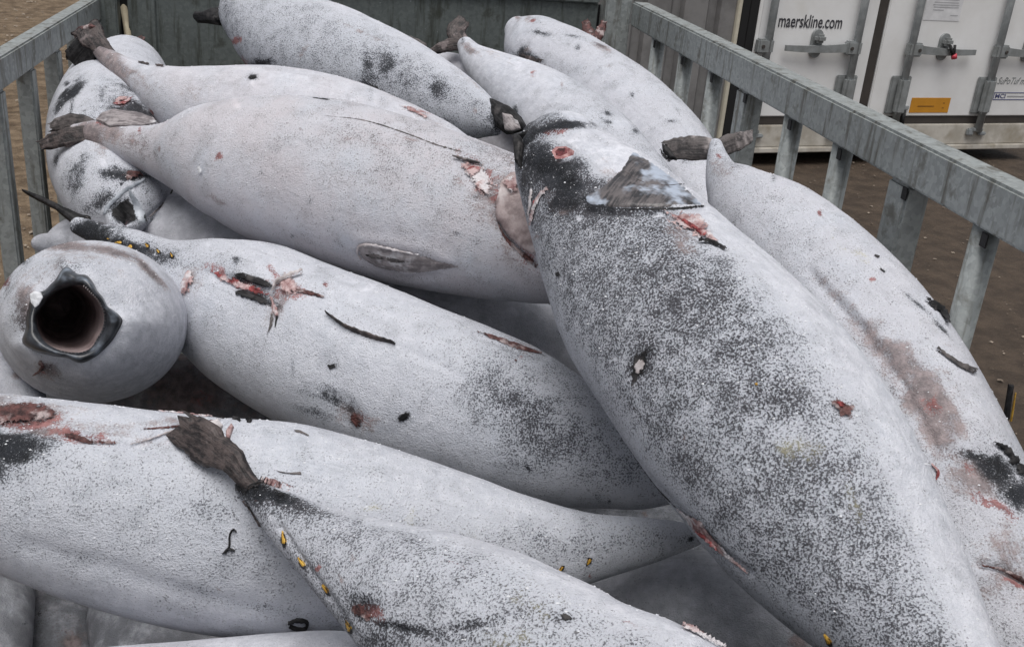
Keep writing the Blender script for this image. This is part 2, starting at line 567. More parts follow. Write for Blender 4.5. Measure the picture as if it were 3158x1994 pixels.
    def crumbs(self, count, seed=0):
        """bits of loose frost lying on the upper side"""
        g = np.random.default_rng(900 + seed)
        lo, hi = self.P.min(0), self.P.max(0)
        V, fs = [], []
        oc = np.array([[1, 0, 0], [-1, 0, 0], [0, 1, 0], [0, -1, 0], [0, 0, 1], [0, 0, -1]], float)
        of = [(0, 2, 4), (2, 1, 4), (1, 3, 4), (3, 0, 4), (2, 0, 5), (1, 2, 5), (3, 1, 5), (0, 3, 5)]
        for _ in range(count):
            x, y = g.uniform(lo[0], hi[0]), g.uniform(lo[1], hi[1])
            r_ = self.bvh.ray_cast(Vector((x, y, 4.0)), Vector((0, 0, -1)))
            if r_[0] is None:
                continue
            q = oc * (1 + g.normal(size=oc.shape) * 0.25) * (0.0006 + 0.0016 * g.random() ** 4) * np.array([1.3, 1, 0.8]) + np.array(r_[0])
            o_ = len(V)
            V += q.tolist()
            fs += [tuple(o_ + i for i in f_) for f_ in of]
        o = mk('frost_crumbs', V, fs, FROSTLUMP, self.root, smooth=False)
        o['kind'] = 'stuff'

    def own(self, parent):
        return self.root if parent is None else parent

    # a raised or sunk patch that hugs the skin
    def blob(self, name, poly, mat, h=0.004, jit=0.08, nring=5, parent=None, label=None, seed=0, sub=4, dome=True, solid=False, fade=None):
        g = np.random.default_rng(seed + int(abs(poly[0][0]) * 7 + abs(poly[0][1])))
        P2, tris, dist, inr = fill(np.array(poly, float), jit, g, 2.0)
        fade = fade or max(3.0, 0.95 * inr)
        V = []
        hn = lumps(np.c_[P2, np.zeros(len(P2))], int(P2[0, 0]), 0.25)
        for q, d_, k_ in zip(P2, dist, hn):
            w, n = self.hit(q[0], q[1])
            u = min(1.0, d_ / (0.5 * inr + 1e-6))
            u = u * u * (3 - 2 * u) if dome else min(1.0, d_ / 2.5)
            lo_ = -0.0012 if solid else 0.0008
            V.append(w + n * (lo_ + h * u * (1 + 0.25 * k_)))
        o = mk(name, V, tris, mat if solid else worn(mat), self.own(parent), label=label)
        set_along(o, V)
        if not solid:
            set_edge(o, np.clip(dist / fade, 0, 1))
        return o

    # a raised ridge along a path on the skin; w = half widths in photo pixels
    def strip(self, name, path, w, mat, h=0.004, parent=None, jit=0.12, step_px=5, label=None, lift=None, solid=False):
        path = np.array(path, float)
        L = np.concatenate([[0], np.cumsum(np.linalg.norm(np.diff(path, axis=0), axis=1))])
        n = max(4, int(L[-1] / step_px) + 1)
        xs = np.linspace(0, L[-1], n)
        wv = np.interp(xs, L, np.linspace(0, 1, len(L)) * 0 + (np.array(w) if np.ndim(w) else np.full(len(L), w)))
        Q = hermite(L, path, xs)
        T = nrm(np.gradient(Q, axis=0))
        Nn = np.stack([-T[:, 1], T[:, 0]], 1)
        g = np.random.default_rng(int(path[0][0] * 13 + path[0][1]))
        V, E_ = [], []
        prof = [(-1, -0.0015), (-0.55, 0.75), (0, 1.0), (0.55, 0.75), (1, -0.0015)]
        lf = np.interp(xs, L, lift) if lift is not None else np.zeros(n)
        for i in range(n):
            ww = wv[i] * (1 + g.normal() * jit)
            for a, b in prof:
                q = Q[i] + Nn[i] * a * ww
                p, nn = self.hit(q[0], q[1])
                V.append(p + nn * ((h * b * (1 + g.normal() * 0.15) if b > 0 else (b if solid else 0.0006)) + lf[i]))
                E_.append((0.0, 0.75, 1.0, 0.75, 0.0)[prof.index((a, b))] * min(1.0, 0.45 + 2.2 * min(i, n - 1 - i) / (n - 1)))
        fs = grid_faces(n, 5, closed=False)
        o = mk(name, V, fs, mat if solid else worn(mat), self.own(parent), label=label)
        if not solid:
            set_edge(o, E_)
        return o


def slab(name, poly, mat, parent, thick=0.016, rough=0.0025, sub=4, seed=0, bulge=1.0, label=None):
    """a thick irregular plate (cut fin) from an outline of (x, y, distance)"""
    g = np.random.default_rng(seed + int(abs(poly[0][0]) * 3 + abs(poly[0][1])))
    W = np.array([at(*p) for p in poly])
    c = W.mean(0)
    n = np.zeros(3)
    for i in range(len(W)):
        n += np.cross(W[i] - c, W[(i + 1) % len(W)] - c)
    n = nrm(n)
    if n @ (CAM - c) < 0:
        n = -n
    ax = nrm(np.cross(n, [0.2, 0.3, 1.0]))
    ay = np.cross(n, ax)
    uv = np.stack([(W - c) @ ax, (W - c) @ ay], 1)
    per = np.linalg.norm(np.diff(np.r_[uv, uv[:1]], axis=0), axis=1).sum()
    P2, tris, dist, inr = fill(uv / per * 320, 0.012 + rough * 4, g, 2.6)
    dd = (W - c) @ n                                  # keep the outline's own depth
    m2 = uv / per * 320
    wt = 1.0 / (np.linalg.norm(P2[:, None] - m2[None], axis=2) ** 2 + 20.0)
    dz = (wt * dd).sum(1) / wt.sum(1)
    base_ = c + (P2 * per / 320) @ np.array([ax, ay]) + n * dz[:, None]
    u = np.clip(dist / (0.55 * inr), 0, 1)
    u = 0.45 + 0.55 * u * (2 - u)
    wob = lumps(base_, int(abs(poly[0][0])), 55.0) * thick * 0.22 + lumps(base_, 3 + int(abs(poly[0][1])), 150.0) * thick * 0.10
    fr_ = base_ + n * (u * thick / 2 + wob)[:, None]
    bk_ = base_ - n * (u * thick / 2)[:, None]
    k0 = len(P2)
    area = sum((P2[t[1]][0] - P2[t[0]][0]) * (P2[t[2]][1] - P2[t[0]][1]) - (P2[t[1]][1] - P2[t[0]][1]) * (P2[t[2]][0] - P2[t[0]][0]) for t in tris)
    fs = [tuple(t) for t in tris] + [tuple(k0 + q for q in t[::-1]) for t in tris]
    cnt = {}
    for t in tris:
        for a_, b_ in ((t[0], t[1]), (t[1], t[2]), (t[2], t[0])):
            if (b_, a_) in cnt:
                del cnt[(b_, a_)]
            else:
                cnt[(a_, b_)] = 1
    V = list(fr_) + list(bk_)
    for a_, b_ in cnt:
        i0 = len(V)
        V += [fr_[a_], fr_[b_], bk_[b_], bk_[a_]]
        fs.append((i0 + 3, i0 + 2, i0 + 1, i0))
    o = mk(name, V, fs, mat, parent, label=label)
    set_along(o, V)
    return o


def lobe(name, path, w, mat, parent, thick=0.02, seed=0, ragged=0.16, label=None, cut=0.6):
    """a flat fin lobe growing along a path of (x, y, distance); w = half widths in photo pixels"""
    g = np.random.default_rng(seed + int(abs(path[0][0]) * 5 + abs(path[0][1])))
    p = np.array(path, float)
    L = np.r_[0, np.cumsum(np.linalg.norm(np.diff(p[:, :2], axis=0), axis=1))]
    n, m = 30, 20
    xs = np.linspace(0, L[-1], n)
    Q = hermite(L, np.c_[p, np.array(w, float)], xs)
    T2 = nrm(np.gradient(Q[:, :2], axis=0))
    N2 = np.stack([-T2[:, 1], T2[:, 0]], 1)
    C = np.array([at(*q[:3]) for q in Q])
    S = nrm(np.array([at(*(q[:2] + nn * 10), q[2]) for q, nn in zip(Q, N2)]) - C)
    T = nrm(np.gradient(C, axis=0))
    Nv = nrm(np.cross(T, S))
    wm = Q[:, 3] * K / F * Q[:, 2]
    u = np.linspace(0, 1, n)
    rg = [1 + ragged * u * (0.6 * np.sin(u * g.uniform(14, 26) + g.uniform(0, 6)) + g.normal(size=n) * 0.35) for _ in range(2)]
    th = np.linspace(0, 2 * math.pi, m, endpoint=False)
    V, AL = [], []
    jag = g.normal(size=m) * 0.010 * cut
    for i in range(n):
        tk = thick * (1.0 - 0.55 * u[i]) * 0.32
        for j, a in enumerate(th):
            c_, s_ = math.cos(a), math.sin(a)
            ww = wm[i] * (rg[0][i] if c_ > 0 else rg[1][i])
            sx_ = math.copysign(abs(c_) ** 0.62, c_) * ww
            sz_ = math.copysign(abs(s_) ** 0.7, s_) * tk * (1 + 0.12 * math.sin(c_ * 9 + seed))
            V.append(C[i] + S[i] * sx_ + Nv[i] * sz_ + T[i] * (jag[j] * max(0.0, u[i] - 0.6) * 2.5))
            AL.append((u[i] * L[-1] * 0.0011, c_ * wm[i], seed * 1.7))
    fs = grid_faces(n, m) + [tuple((n - 1) * m + j for j in range(m))[::-1], tuple(range(m))]
    o = mk(name, V, fs, mat, parent, label=label)
    o.data.polygons[len(fs) - 2].use_smooth = False
    a_ = o.data.attributes.new('along', 'FLOAT_VECTOR', 'POINT')
    a_.data.foreach_set('vector', np.array(AL, np.float32).ravel())
    return o


def box(name, lo, hi, mat, parent=None, bev=0.004, label=None, rot=None, org=None, smooth=False):
    """bevelled box between two corners; rot/org: local frame (3x3 rows) and its origin"""
    import bmesh
    bm = bmesh.new()
    bmesh.ops.create_cube(bm, size=1.0)
    lo, hi = np.array(lo, float), np.array(hi, float)
    for v in bm.verts:
        p = (lo + hi) / 2 + np.array(v.co) * (hi - lo)
        v.co = Vector(p)
    if bev:
        bmesh.ops.bevel(bm, geom=bm.edges[:], offset=min(bev, float((hi - lo).min()) * 0.3), segments=2, affect='EDGES')
    V = np.array([tuple(v.co) for v in bm.verts])
    bm.verts.index_update()
    fs = [tuple(v.index for v in f.verts) for f in bm.faces]
    bm.free()
    if rot is not None:
        V = V @ rot + org
    return mk(name, V, fs, mat, parent, smooth=smooth, label=label)


def tube(name, p0, p1, r, mat, parent=None, n=20, r1=None, label=None):
    p0, p1 = np.array(p0, float), np.array(p1, float)
    t = nrm(p1 - p0)
    a = nrm(np.cross(t, [0.3, 0.9, 0.1] if abs(t[2]) > 0.5 else [0, 0, 1]))
    b = np.cross(t, a)
    r1 = r if r1 is None else r1
    th = np.linspace(0, 2 * math.pi, n, endpoint=False)
    ring = np.cos(th)[:, None] * a + np.sin(th)[:, None] * b
    V = np.concatenate([p0 + ring * r, p1 + ring * r1])
    fs = grid_faces(2, n) + [tuple(range(n))[::-1], tuple(range(n, 2 * n))]
    o = mk(name, V, fs, mat, parent, label=label)
    for p in o.data.polygons:
        if len(p.vertices) > 4:
            p.use_smooth = False
    return o

# ------------------------------------------------------------------ setting materials
def make_ground():
    m, t, b = new_mat('packed_dirt')
    tc = t.nodes.new('ShaderNodeTexCoord')
    v = tc.outputs['Object']
    n1, n2, n3 = noise(t, v, 0.55, 6, 0.6), noise(t, v, 7, 6, 0.65), noise(t, v, 60, 4, 0.6)
    sx = t.nodes.new('ShaderNodeSeparateXYZ')
    t.links.new(v, sx.inputs[0])
    wet = step(t, math_(t, 'MULTIPLY_ADD', n1, 3.0, sx.outputs[0]), 0.6, 3.4)
    dry = mix(t, step(t, n2, 0.32, 0.68), (0.085, 0.058, 0.036), (0.215, 0.158, 0.105))
    dry = mix(t, step(t, n3, 0.62, 0.75), dry, (0.31, 0.28, 0.24))
    damp = mix(t, step(t, n2, 0.3, 0.7), (0.040, 0.028, 0.020), (0.078, 0.056, 0.040))
    damp = mix(t, step(t, n3, 0.66, 0.76), damp, (0.2, 0.16, 0.12))
    t.links.new(mix(t, wet, dry, damp), b.inputs['Base Color'])
    t.links.new(math_(t, 'MULTIPLY_ADD', wet, -0.25, 0.9), b.inputs['Roughness'])
    b.inputs['Specular IOR Level'].default_value = 0.3
    bump(t, b, math_(t, 'MULTIPLY_ADD', n3, 0.4, n2), 0.9, 0.05)
    return m


def make_galv(name, c1, c2, dirt, stain_amt=0.5):
    m, t, b = new_mat(name)
    v = objvec(t)
    vo = t.nodes.new('ShaderNodeTexVoronoi')
    vo.inputs['Scale'].default_value = 95
    t.links.new(v, vo.inputs['Vector'])
    sp = t.nodes.new('ShaderNodeSeparateColor')
    t.links.new(vo.outputs['Color'], sp.inputs[0])
    n1, n2 = noise(t, v, 14, 6, 0.65), noise(t, v, 60, 5, 0.65)
    mp = t.nodes.new('ShaderNodeMapping')
    mp.inputs['Scale'].default_value = (30, 30, 3.0)
    t.links.new(v, mp.inputs['Vector'])
    n3 = noise(t, mp.outputs[0], 1.0, 5, 0.65)
    col = mix(t, math_(t, 'MULTIPLY_ADD', sp.outputs[0], 0.45, math_(t, 'MULTIPLY', n1, 0.6)), c1, c2)
    col = mix(t, math_(t, 'MULTIPLY', step(t, n3, 0.50, 0.68), stain_amt), col, dirt)
    col = mix(t, math_(t, 'MULTIPLY', step(t, n1, 0.54, 0.70), stain_amt * 0.9), col, dirt)
    col = mix(t, math_(t, 'MULTIPLY', step(t, n2, 0.66, 0.75), 0.6), col, (0.42, 0.45, 0.46))
    t.links.new(col, b.inputs['Base Color'])
    b.inputs['Metallic'].default_value = 0.25
    t.links.new(math_(t, 'MULTIPLY_ADD', n1, 0.35, 0.38), b.inputs['Roughness'])
    bump(t, b, math_(t, 'MULTIPLY_ADD', n2, 0.5, n1), 0.35, 0.004)
    return m


def plain(name, c, rough=0.5, c2=None, scale=8.0, metal=0.0, bstr=0.1):
    c2 = c2 or tuple(x * 0.82 for x in c)
    return two_tone(name, c2, c, scale, rough, metal, bstr, 0.003)


GROUND = make_ground()
GALV = make_galv('galvanised_steel', (0.175, 0.19, 0.19), (0.385, 0.41, 0.41), (0.085, 0.077, 0.06), 0.8)
PLATE = make_galv('weathered_plate', (0.085, 0.098, 0.098), (0.16, 0.18, 0.175), (0.042, 0.045, 0.036), 0.8)
WHITE = two_tone('white_container_paint', (0.74, 0.735, 0.73), (0.82, 0.82, 0.825), 2.0, 0.45, 0, 0.05, 0.003, c3=(0.66, 0.64, 0.60))
DIRTYWHITE = two_tone('dirty_white_paint', (0.40, 0.37, 0.32), (0.56, 0.53, 0.48), 6.0, 0.6, 0, 0.15, 0.004, c3=(0.33, 0.29, 0.23))
CREAM = plain('cream_edge', (0.60, 0.56, 0.46))
GREYPAINT = two_tone('grey_container_paint', (0.15, 0.146, 0.146), (0.215, 0.21, 0.21), 5.0, 0.6, 0, 0.15, 0.004)
RUBBER = plain('black_rubber', (0.007, 0.007, 0.008), 0.7)
GASKET = plain('brown_gasket', (0.055, 0.047, 0.042), 0.6)
RODSTEEL = plain('rod_steel', (0.36, 0.38, 0.39), 0.5, (0.26, 0.28, 0.29), 14, 0.15)
PLATEGREY = plain('latch_grey', (0.27, 0.285, 0.29), 0.55, (0.20, 0.21, 0.21), 12, 0.1)
INK = plain('dark_ink', (0.045, 0.045, 0.055), 0.5)
BLUEINK = plain('blue_ink', (0.10, 0.11, 0.24), 0.5)
FAINT = plain('faded_ink', (0.40, 0.40, 0.42), 0.6)
ORANGE = plain('orange_sticker', (0.60, 0.27, 0.025), 0.5, (0.54, 0.24, 0.022))
ORANGEINK = plain('orange_ink', (0.30, 0.13, 0.02), 0.5)
PAPER = plain('paper', (0.74, 0.74, 0.76), 0.7)
REDSEAL = plain('red_seal', (0.55, 0.05, 0.08), 0.4)
WOOD = plain('pale_wood', (0.52, 0.46, 0.33), 0.7, (0.42, 0.36, 0.26), 20)
STONE = two_tone('pebble', (0.11, 0.085, 0.065), (0.30, 0.25, 0.20), 3.0, 0.85, 0, 0.3, 0.004)

# ------------------------------------------------------------------ ground
gn = 120
gx = np.concatenate([[-250, -60, -25], np.linspace(-12, 14, gn), [28, 70, 260]])
gy = np.concatenate([[-250, -60, -20], np.linspace(-8, 18, gn), [30, 80, 260]])
GX, GY = np.meshgrid(gx, gy)
GP = np.stack([GX.ravel(), GY.ravel(), np.zeros(GX.size)], 1)
GP[:, 2] = (lumps(GP, 3, 1.1) * 0.02 + lumps(GP, 4, 4.0) * 0.012) - 0.01
g_o = mk('ground', GP, grid_faces(len(gy), len(gx), closed=False), GROUND)
g_o['kind'] = 'structure'

# loose stones on the dirt
SV, SF = [], []
base = nrm(np.array([[1, 0, -.3], [-.5, .87, -.3], [-.5, -.87, -.3], [.5, .87, .4], [-1, 0, .4], [.5, -.87, .4], [0, 0, 1]], float))
bf = [(0, 3, 5), (1, 4, 3), (2, 5, 4), (0, 1, 3), (1, 2, 4), (2, 0, 5), (3, 4, 6), (4, 5, 6), (5, 3, 6)]
g = np.random.default_rng(5)
for _ in range(5500):
    wet_ = g.random() > 0.72
    if not wet_:
        x, y = g.uniform(-9, -0.9), g.uniform(2.5, 17)
    else:
        x, y = g.uniform(1.4, 8), g.uniform(1.5, 8.5)
    s = (0.005 + 0.016 * g.random() ** 3) * (0.6 if wet_ else 1.0)
    a = g.uniform(0, 6.28)
    ca, sa = math.cos(a), math.sin(a)
    q = base * (1 + g.normal(size=base.shape) * 0.16) * s * np.array([1.4, 1.0, 0.6])
    q = np.stack([q[:, 0] * ca - q[:, 1] * sa + x, q[:, 0] * sa + q[:, 1] * ca + y, q[:, 2] + 0.002], 1)
    o_ = len(SV)
    SV += q.tolist()
    SF += [tuple(o_ + i for i in f) for f in bf]
st_o = mk('gravel', SV, SF, STONE, smooth=False)
st_o['kind'] = 'stuff'
st_o['label'] = 'small loose stones scattered over the brown dirt'
st_o['category'] = 'gravel'

# ------------------------------------------------------------------ the steel crate
ZT = 1.595
crate = empty('steel_crate', (0.25, 2.3, 0.0), 'galvanised steel crate with barred sides full of frozen fish', 'crate')
box('top_rail', (1.2, 0.42, 1.50), (1.268, 4.30, ZT), GALV, crate, 0.006)
box('top_rail', (-0.900, 0.42, 1.417), (-0.850, 4.21, 1.4995), GALV, crate, 0.005)
box('top_rail', (-0.848, 0.435, 1.50), (1.197, 0.503, ZT - 0.003), GALV, crate, 0.006)
for y, sq in [(0.78, 0), (1.10, 1), (1.42, 0), (1.735, 0), (2.035, 1), (2.36, 0), (2.665, 0), (3.0, 1), (3.31, 0), (3.63, 0), (3.98, 0)]:
    if sq:
        p = box('post', (1.205, y - 0.042, 0.16), (1.262, y + 0.042, 1.498), GALV, crate, 0.006)
    else:
        p = tube('post', (1.232, y, 0.16), (1.232, y, 1.499), 0.0265, GALV, crate)
    box('vent_hole', (1.2035 if sq else 1.2055, y - 0.045, 1.468), (1.2065 if sq else 1.2085, y - 0.024, 1.4955), RUBBER, p, 0.001)
for k_ in range(-8, 4):
    y = 3.243 + 0.315 * k_
    box('post', (-0.898, y - 0.026, 0.16), (-0.852, y + 0.026, 1.415), GALV, crate, 0.005)
box('front_panel', (-0.846, 0.455, 0.162), (1.195, 0.48, 1.497), PLATE, crate, 0.003)
box('bottom_rail', (1.2, 0.42, 0.06), (1.268, 4.30, 0.16), GALV, crate, 0.006)
box('bottom_rail', (-0.900, 0.42, 0.06), (-0.850, 4.21, 0.16), GALV, crate, 0.006)
box('bottom_rail', (-0.848, 0.435, 0.06), (1.197, 0.503, 0.157), GALV, crate, 0.006)
for y in (0.9, 1.7, 2.5, 3.3):
    for x in (-0.7, 1.07):
        box('foot', (x - 0.05, y - 0.05, 0.0), (x + 0.05, y + 0.05, 0.098), GALV, crate, 0.004)
# end panel: a plate between two corner posts, a little out of square as it stands
bp0, bp1 = np.array([-0.90, 4.26, 0.0]), np.array([1.215, 4.33, 0.0])
bw = float(np.linalg.norm(bp1 - bp0))
be = nrm(bp1 - bp0)
BR = np.array([be, [-be[1], be[0], 0], [0, 0, 1]])


def bp_s(x, y):
    """position along the end panel of a point seen in the photograph"""
    v = ray(x, y)
    t_ = ((bp0 - CAM) @ BR[1]) / (v @ BR[1])
    return float((CAM + v * t_ - bp0) @ be)


sl0, sl1, sr0, sr1 = bp_s(282, 50), bp_s(302, 50), bp_s(1405, 30), bp_s(1417, 30)
box('floor_plate', (-0.848, 0.51, 0.10), (1.198, 4.23, 0.125), PLATE, crate, 0.002)
box('corner_post', (sl0 - 0.085, -0.05, 0.01), (sl0, 0.035, ZT + 0.01), PLATE, crate, 0.006, rot=BR, org=bp0)
box('corner_post', (sr1, -0.04, 0.01), (bp_s(1476, 40), 0.05, ZT + 0.012), GALV, crate, 0.006, rot=BR, org=bp0)
pan = box('end_panel', (sl1, 0.0, 0.10), (sr0, 0.012, ZT - 0.02), PLATE, crate, 0.003, rot=BR, org=bp0)
box('end_panel_cap', (sl1 + 0.002, -0.022, ZT - 0.018), (sr0 - 0.002, 0.03, ZT + 0.02), PLATE, crate, 0.005, rot=BR, org=bp0)
box('panel_edge', (sl1 + 0.085, -0.012, 0.11), (sl1 + 0.10, -0.001, ZT - 0.022), PLATE, crate, 0.003, rot=BR, org=bp0)
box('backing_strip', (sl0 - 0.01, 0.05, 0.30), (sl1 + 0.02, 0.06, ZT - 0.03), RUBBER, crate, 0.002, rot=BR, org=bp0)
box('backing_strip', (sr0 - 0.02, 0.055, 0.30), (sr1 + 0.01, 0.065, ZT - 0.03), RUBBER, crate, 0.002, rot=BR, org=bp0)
# wooden stick jammed in the gap
sk = tube('wooden_stick', at(306, 118, 3.98), at(291, 14, 4.0), 0.014, WOOD, n=6)
sk['label'] = 'pale wooden stick wedged upright in the dark gap of the end panel'
sk['category'] = 'stick'
sp_ = empty('dark_stake', at(2366, 985, 2.02), 'short dark stake with a yellow edge beside the speckled fish, far right', 'stake')
slab('stake', [(2371, 902, 2.02), (2383, 904, 2.02), (2371, 985, 2.03), (2358, 985, 2.03)], BLACK, sp_, 0.012, 0.001)
slab('yellow_edge', [(2386, 922, 2.05), (2389, 922, 2.05), (2378, 990, 2.06), (2374, 990, 2.06)], YELLOW, sp_, 0.006, 0.0005)

# ------------------------------------------------------------------ white container with its doors
O = np.array([3.447, 7.955, 0.0])
e1 = nrm(np.array([2.737, 0.556, 0.0]))
CR = np.array([e1, [e1[1], -e1[0], 0], [0, 0, 1]])       # along doors, out of doors, up
cont = empty('shipping_container', tuple(O + e1 * 1.2), 'white refrigerated shipping container with grey locking rods and lettering on its doors', 'container')


def cb(name, lo, hi, mat, parent=cont, bev=0.004, **kw):
    return box(name, lo, hi, mat, parent, bev, rot=CR, org=O, **kw)


def cp(s, o, z):
    return np.array([s, o, z]) @ CR + O


cb('container_body', (-0.245, -5.9, 0.10), (2.85, -0.065, 2.75), WHITE)
d1 = cb('door', (-0.215, -0.06, 0.388), (0.879, 0.0, 2.60), WHITE, bev=0.008)
d2 = cb('door', (0.976, -0.06, 0.388), (2.80, 0.002, 2.60), WHITE, bev=0.008)
cb('corner_post', (-0.248, -0.07, 0.12), (-0.216, 0.015, 2.70), WHITE)
cb('door_gasket', (0.881, -0.055, 0.33), (0.974, -0.012, 2.60), GASKET)
cb('door_gasket', (-0.214, -0.055, 0.320), (2.80, -0.010, 0.386), GASKET)
cb('sill', (-0.214, -0.07, 0.142), (2.84, 0.012, 0.318), DIRTYWHITE, bev=0.006)
cb('bottom_edge', (-0.246, -0.07, 0.095), (2.845, 0.032, 0.140), DIRTYWHITE, bev=0.008)
for s in (-0.145, 0.686, 1.237, 2.158):
    rod = tube('locking_rod', cp(s, 0.055, 0.262), cp(s, 0.055, 2.55), 0.031, RODSTEEL, cont)
    if s > 0:
        cb('rod_bracket', (s - 0.10, 0.003, 0.415), (s + 0.10, 0.03, 0.728), PLATEGREY, rod, 0.012)
        cb('rod_sleeve', (s - 0.05, 0.028, 0.42), (s + 0.05, 0.095, 0.722), PLATEGREY, rod, 0.02)
        for bx, bz in ((0.075, 0.655), (0.075, 0.48)):
            tube('bolt', cp(s + bx, 0.028, bz), cp(s + bx, 0.036, bz), 0.011, RUBBER, rod, 10)
    cb('cam_foot', (s - 0.055, 0.014, 0.262), (s + 0.055, 0.062, 0.292), PLATEGREY, rod, 0.006)
    cb('cam_keeper', (s - 0.10, 0.013, 0.225), (s - 0.03, 0.05, 0.285), RODSTEEL, rod, 0.01)
    cb('cam_keeper', (s + 0.03, 0.013, 0.225), (s + 0.11, 0.05, 0.255), RODSTEEL, rod, 0.008)
    sgn = -1 if s in (0.686, -0.145) else 1
    cb('hub', (s - 0.04 if sgn > 0 else s - 0.10, 0.02, 0.895), (s + 0.10 if sgn > 0 else s + 0.04, 0.085, 1.005), PLATEGREY, rod, 0.012)
    tube('bolt', cp(s + sgn * 0.062, 0.084, 0.95), cp(s + sgn * 0.062, 0.094, 0.95), 0.014, GASKET, rod, 10)
    if s > 0:
        h0 = s + sgn * 0.07
        V = []
        for f in np.linspace(0, 1, 9):
            ss = h0 + sgn * f * 0.60
            zz = 0.952 - 0.012 * f - 0.01 * math.sin(f * 3.1)
            hh = 0.034 - 0.012 * f
            V += [cp(ss, 0.048, zz - hh), cp(ss, 0.07, zz - hh), cp(ss, 0.07, zz + hh), cp(ss, 0.048, zz + hh)]
        mk('door_handle', V, grid_faces(9, 4) + [(0, 1, 2, 3), (35, 34, 33, 32)], PLATEGREY, rod, smooth=False)
        m_ = h0 + sgn * 0.29
        th = np.linspace(0, 2 * math.pi, 28, endpoint=False)
        out = [(m_ + 0.05 * math.cos(a), 0.972 + 0.055 * math.sin(a) + (0.055 if math.sin(a) > 0 else -0.055)) for a in th]
        V = [cp(a, 0.003, b) for a, b in out] + [cp(a, 0.026, b) for a, b in out]
        mk('handle_plate', V, grid_faces(2, 28) + [tuple(range(28, 56))], PLATEGREY, rod, smooth=False)
        cb('handle_catch', (m_ - 0.045, 0.024, 0.985), (m_ + 0.045, 0.088, 1.05), PLATEGREY, rod, 0.02)
seal = empty('security_seal', cp(1.655, 0.09, 0.93), 'black loop seal with a red tip on the right door handle', 'seal')
tube('seal_loop', cp(1.60, 0.09, 0.99), cp(1.645, 0.096, 0.915), 0.014, RUBBER, seal, 10)
tube('seal_loop', cp(1.645, 0.09, 1.0), cp(1.655, 0.096, 0.91), 0.012, RUBBER, seal, 10)
tube('seal_tip', cp(1.652, 0.094, 0.925), cp(1.664, 0.098, 0.89), 0.024, REDSEAL, seal, 12)
cb('latch_tab', (1.30, 0.003, 0.445), (1.385, 0.02, 0.478), RODSTEEL, bev=0.008)
tube('latch_pin', cp(1.345, 0.012, 0.44), cp(1.345, 0.02, 0.30), 0.018, RUBBER, cont, 10)


def lettering(text, s0, s1, z0, z1, mat, parent, off=0.0045, shear=0.0, bold=0.0, flip_z=False, name='lettering'):
    cu = bpy.data.curves.new('t', 'FONT')
    cu.body = text
    cu.shear = shear
    cu.offset = bold
    cu.extrude = 0.0
    cu.resolution_u = 3
    to = bpy.data.objects.new('t', cu)
    COL.objects.link(to)
    bpy.context.view_layer.update()
    me = bpy.data.meshes.new_from_object(to.evaluated_get(bpy.context.evaluated_depsgraph_get()))
    bpy.data.objects.remove(to)
    V = np.array([tuple(v.co) for v in me.vertices])
    fs = [tuple(p.vertices) for p in me.polygons]
    lo, hi = V.min(0), V.max(0)
    V[:, 0] = s0 + (V[:, 0] - lo[0]) / (hi[0] - lo[0]) * (s1 - s0)
    z = z0 + (V[:, 1] - lo[1]) / (hi[1] - lo[1]) * (z1 - z0)
    W = np.stack([V[:, 0], np.full(len(V), off), z], 1) @ CR + O
    return mk(name, W, fs, mat, parent, smooth=False)


lettering('maerskline.com', -0.048, 0.546, 1.088, 1.188, INK, d1, bold=0.012)
cb('paper_notice', (1.33, 0.003, 1.18), (1.705, 0.0052, 1.62), PAPER, d2, 0)
for i, (a, b, z) in enumerate([(1.41, 1.66, 1.322), (1.40, 1.67, 1.302), (1.41, 1.67, 1.284), (1.41, 1.52, 1.262), (1.60, 1.68, 1.222), (1.41, 1.66, 1.345), (1.41, 1.62, 1.37)]):
    lettering('-', a, b, z, z + 0.005, FAINT, d2, off=0.0075, name='printed_line')
cb('orange_sticker', (1.404, 0.003, 0.418), (1.82, 0.0052, 0.545), ORANGE, d2, 0)
lettering('-', 1.48, 1.655, 0.468, 0.478, ORANGEINK, d2, off=0.0065, bold=0.02, name='printed_line')
lettering('-', 1.745, 1.765, 0.495, 0.505, ORANGEINK, d2, off=0.0065, name='printed_line')
lettering('-', 1.745, 1.765, 0.455, 0.463, ORANGEINK, d2, off=0.0065, name='printed_line')
lettering('SuPoTuf m', 2.29, 2.60, 0.665, 0.725, PLATEGREY, d2, shear=0.4, bold=0.008)
for a, b, z0_, z1_ in [(2.285, 2.72, 0.589, 0.595), (2.285, 2.72, 0.529, 0.535), (2.285, 2.291, 0.535, 0.589)]:
    cb('label_border', (a, 0.003, z0_), (b, 0.005, z1_), BLUEINK, d2, 0)
lettering('MCI', 2.305, 2.42, 0.543, 0.582, BLUEINK, d2, bold=0.02)
lettering('-', 2.44, 2.68, 0.555, 0.565, FAINT, d2, name='printed_line')

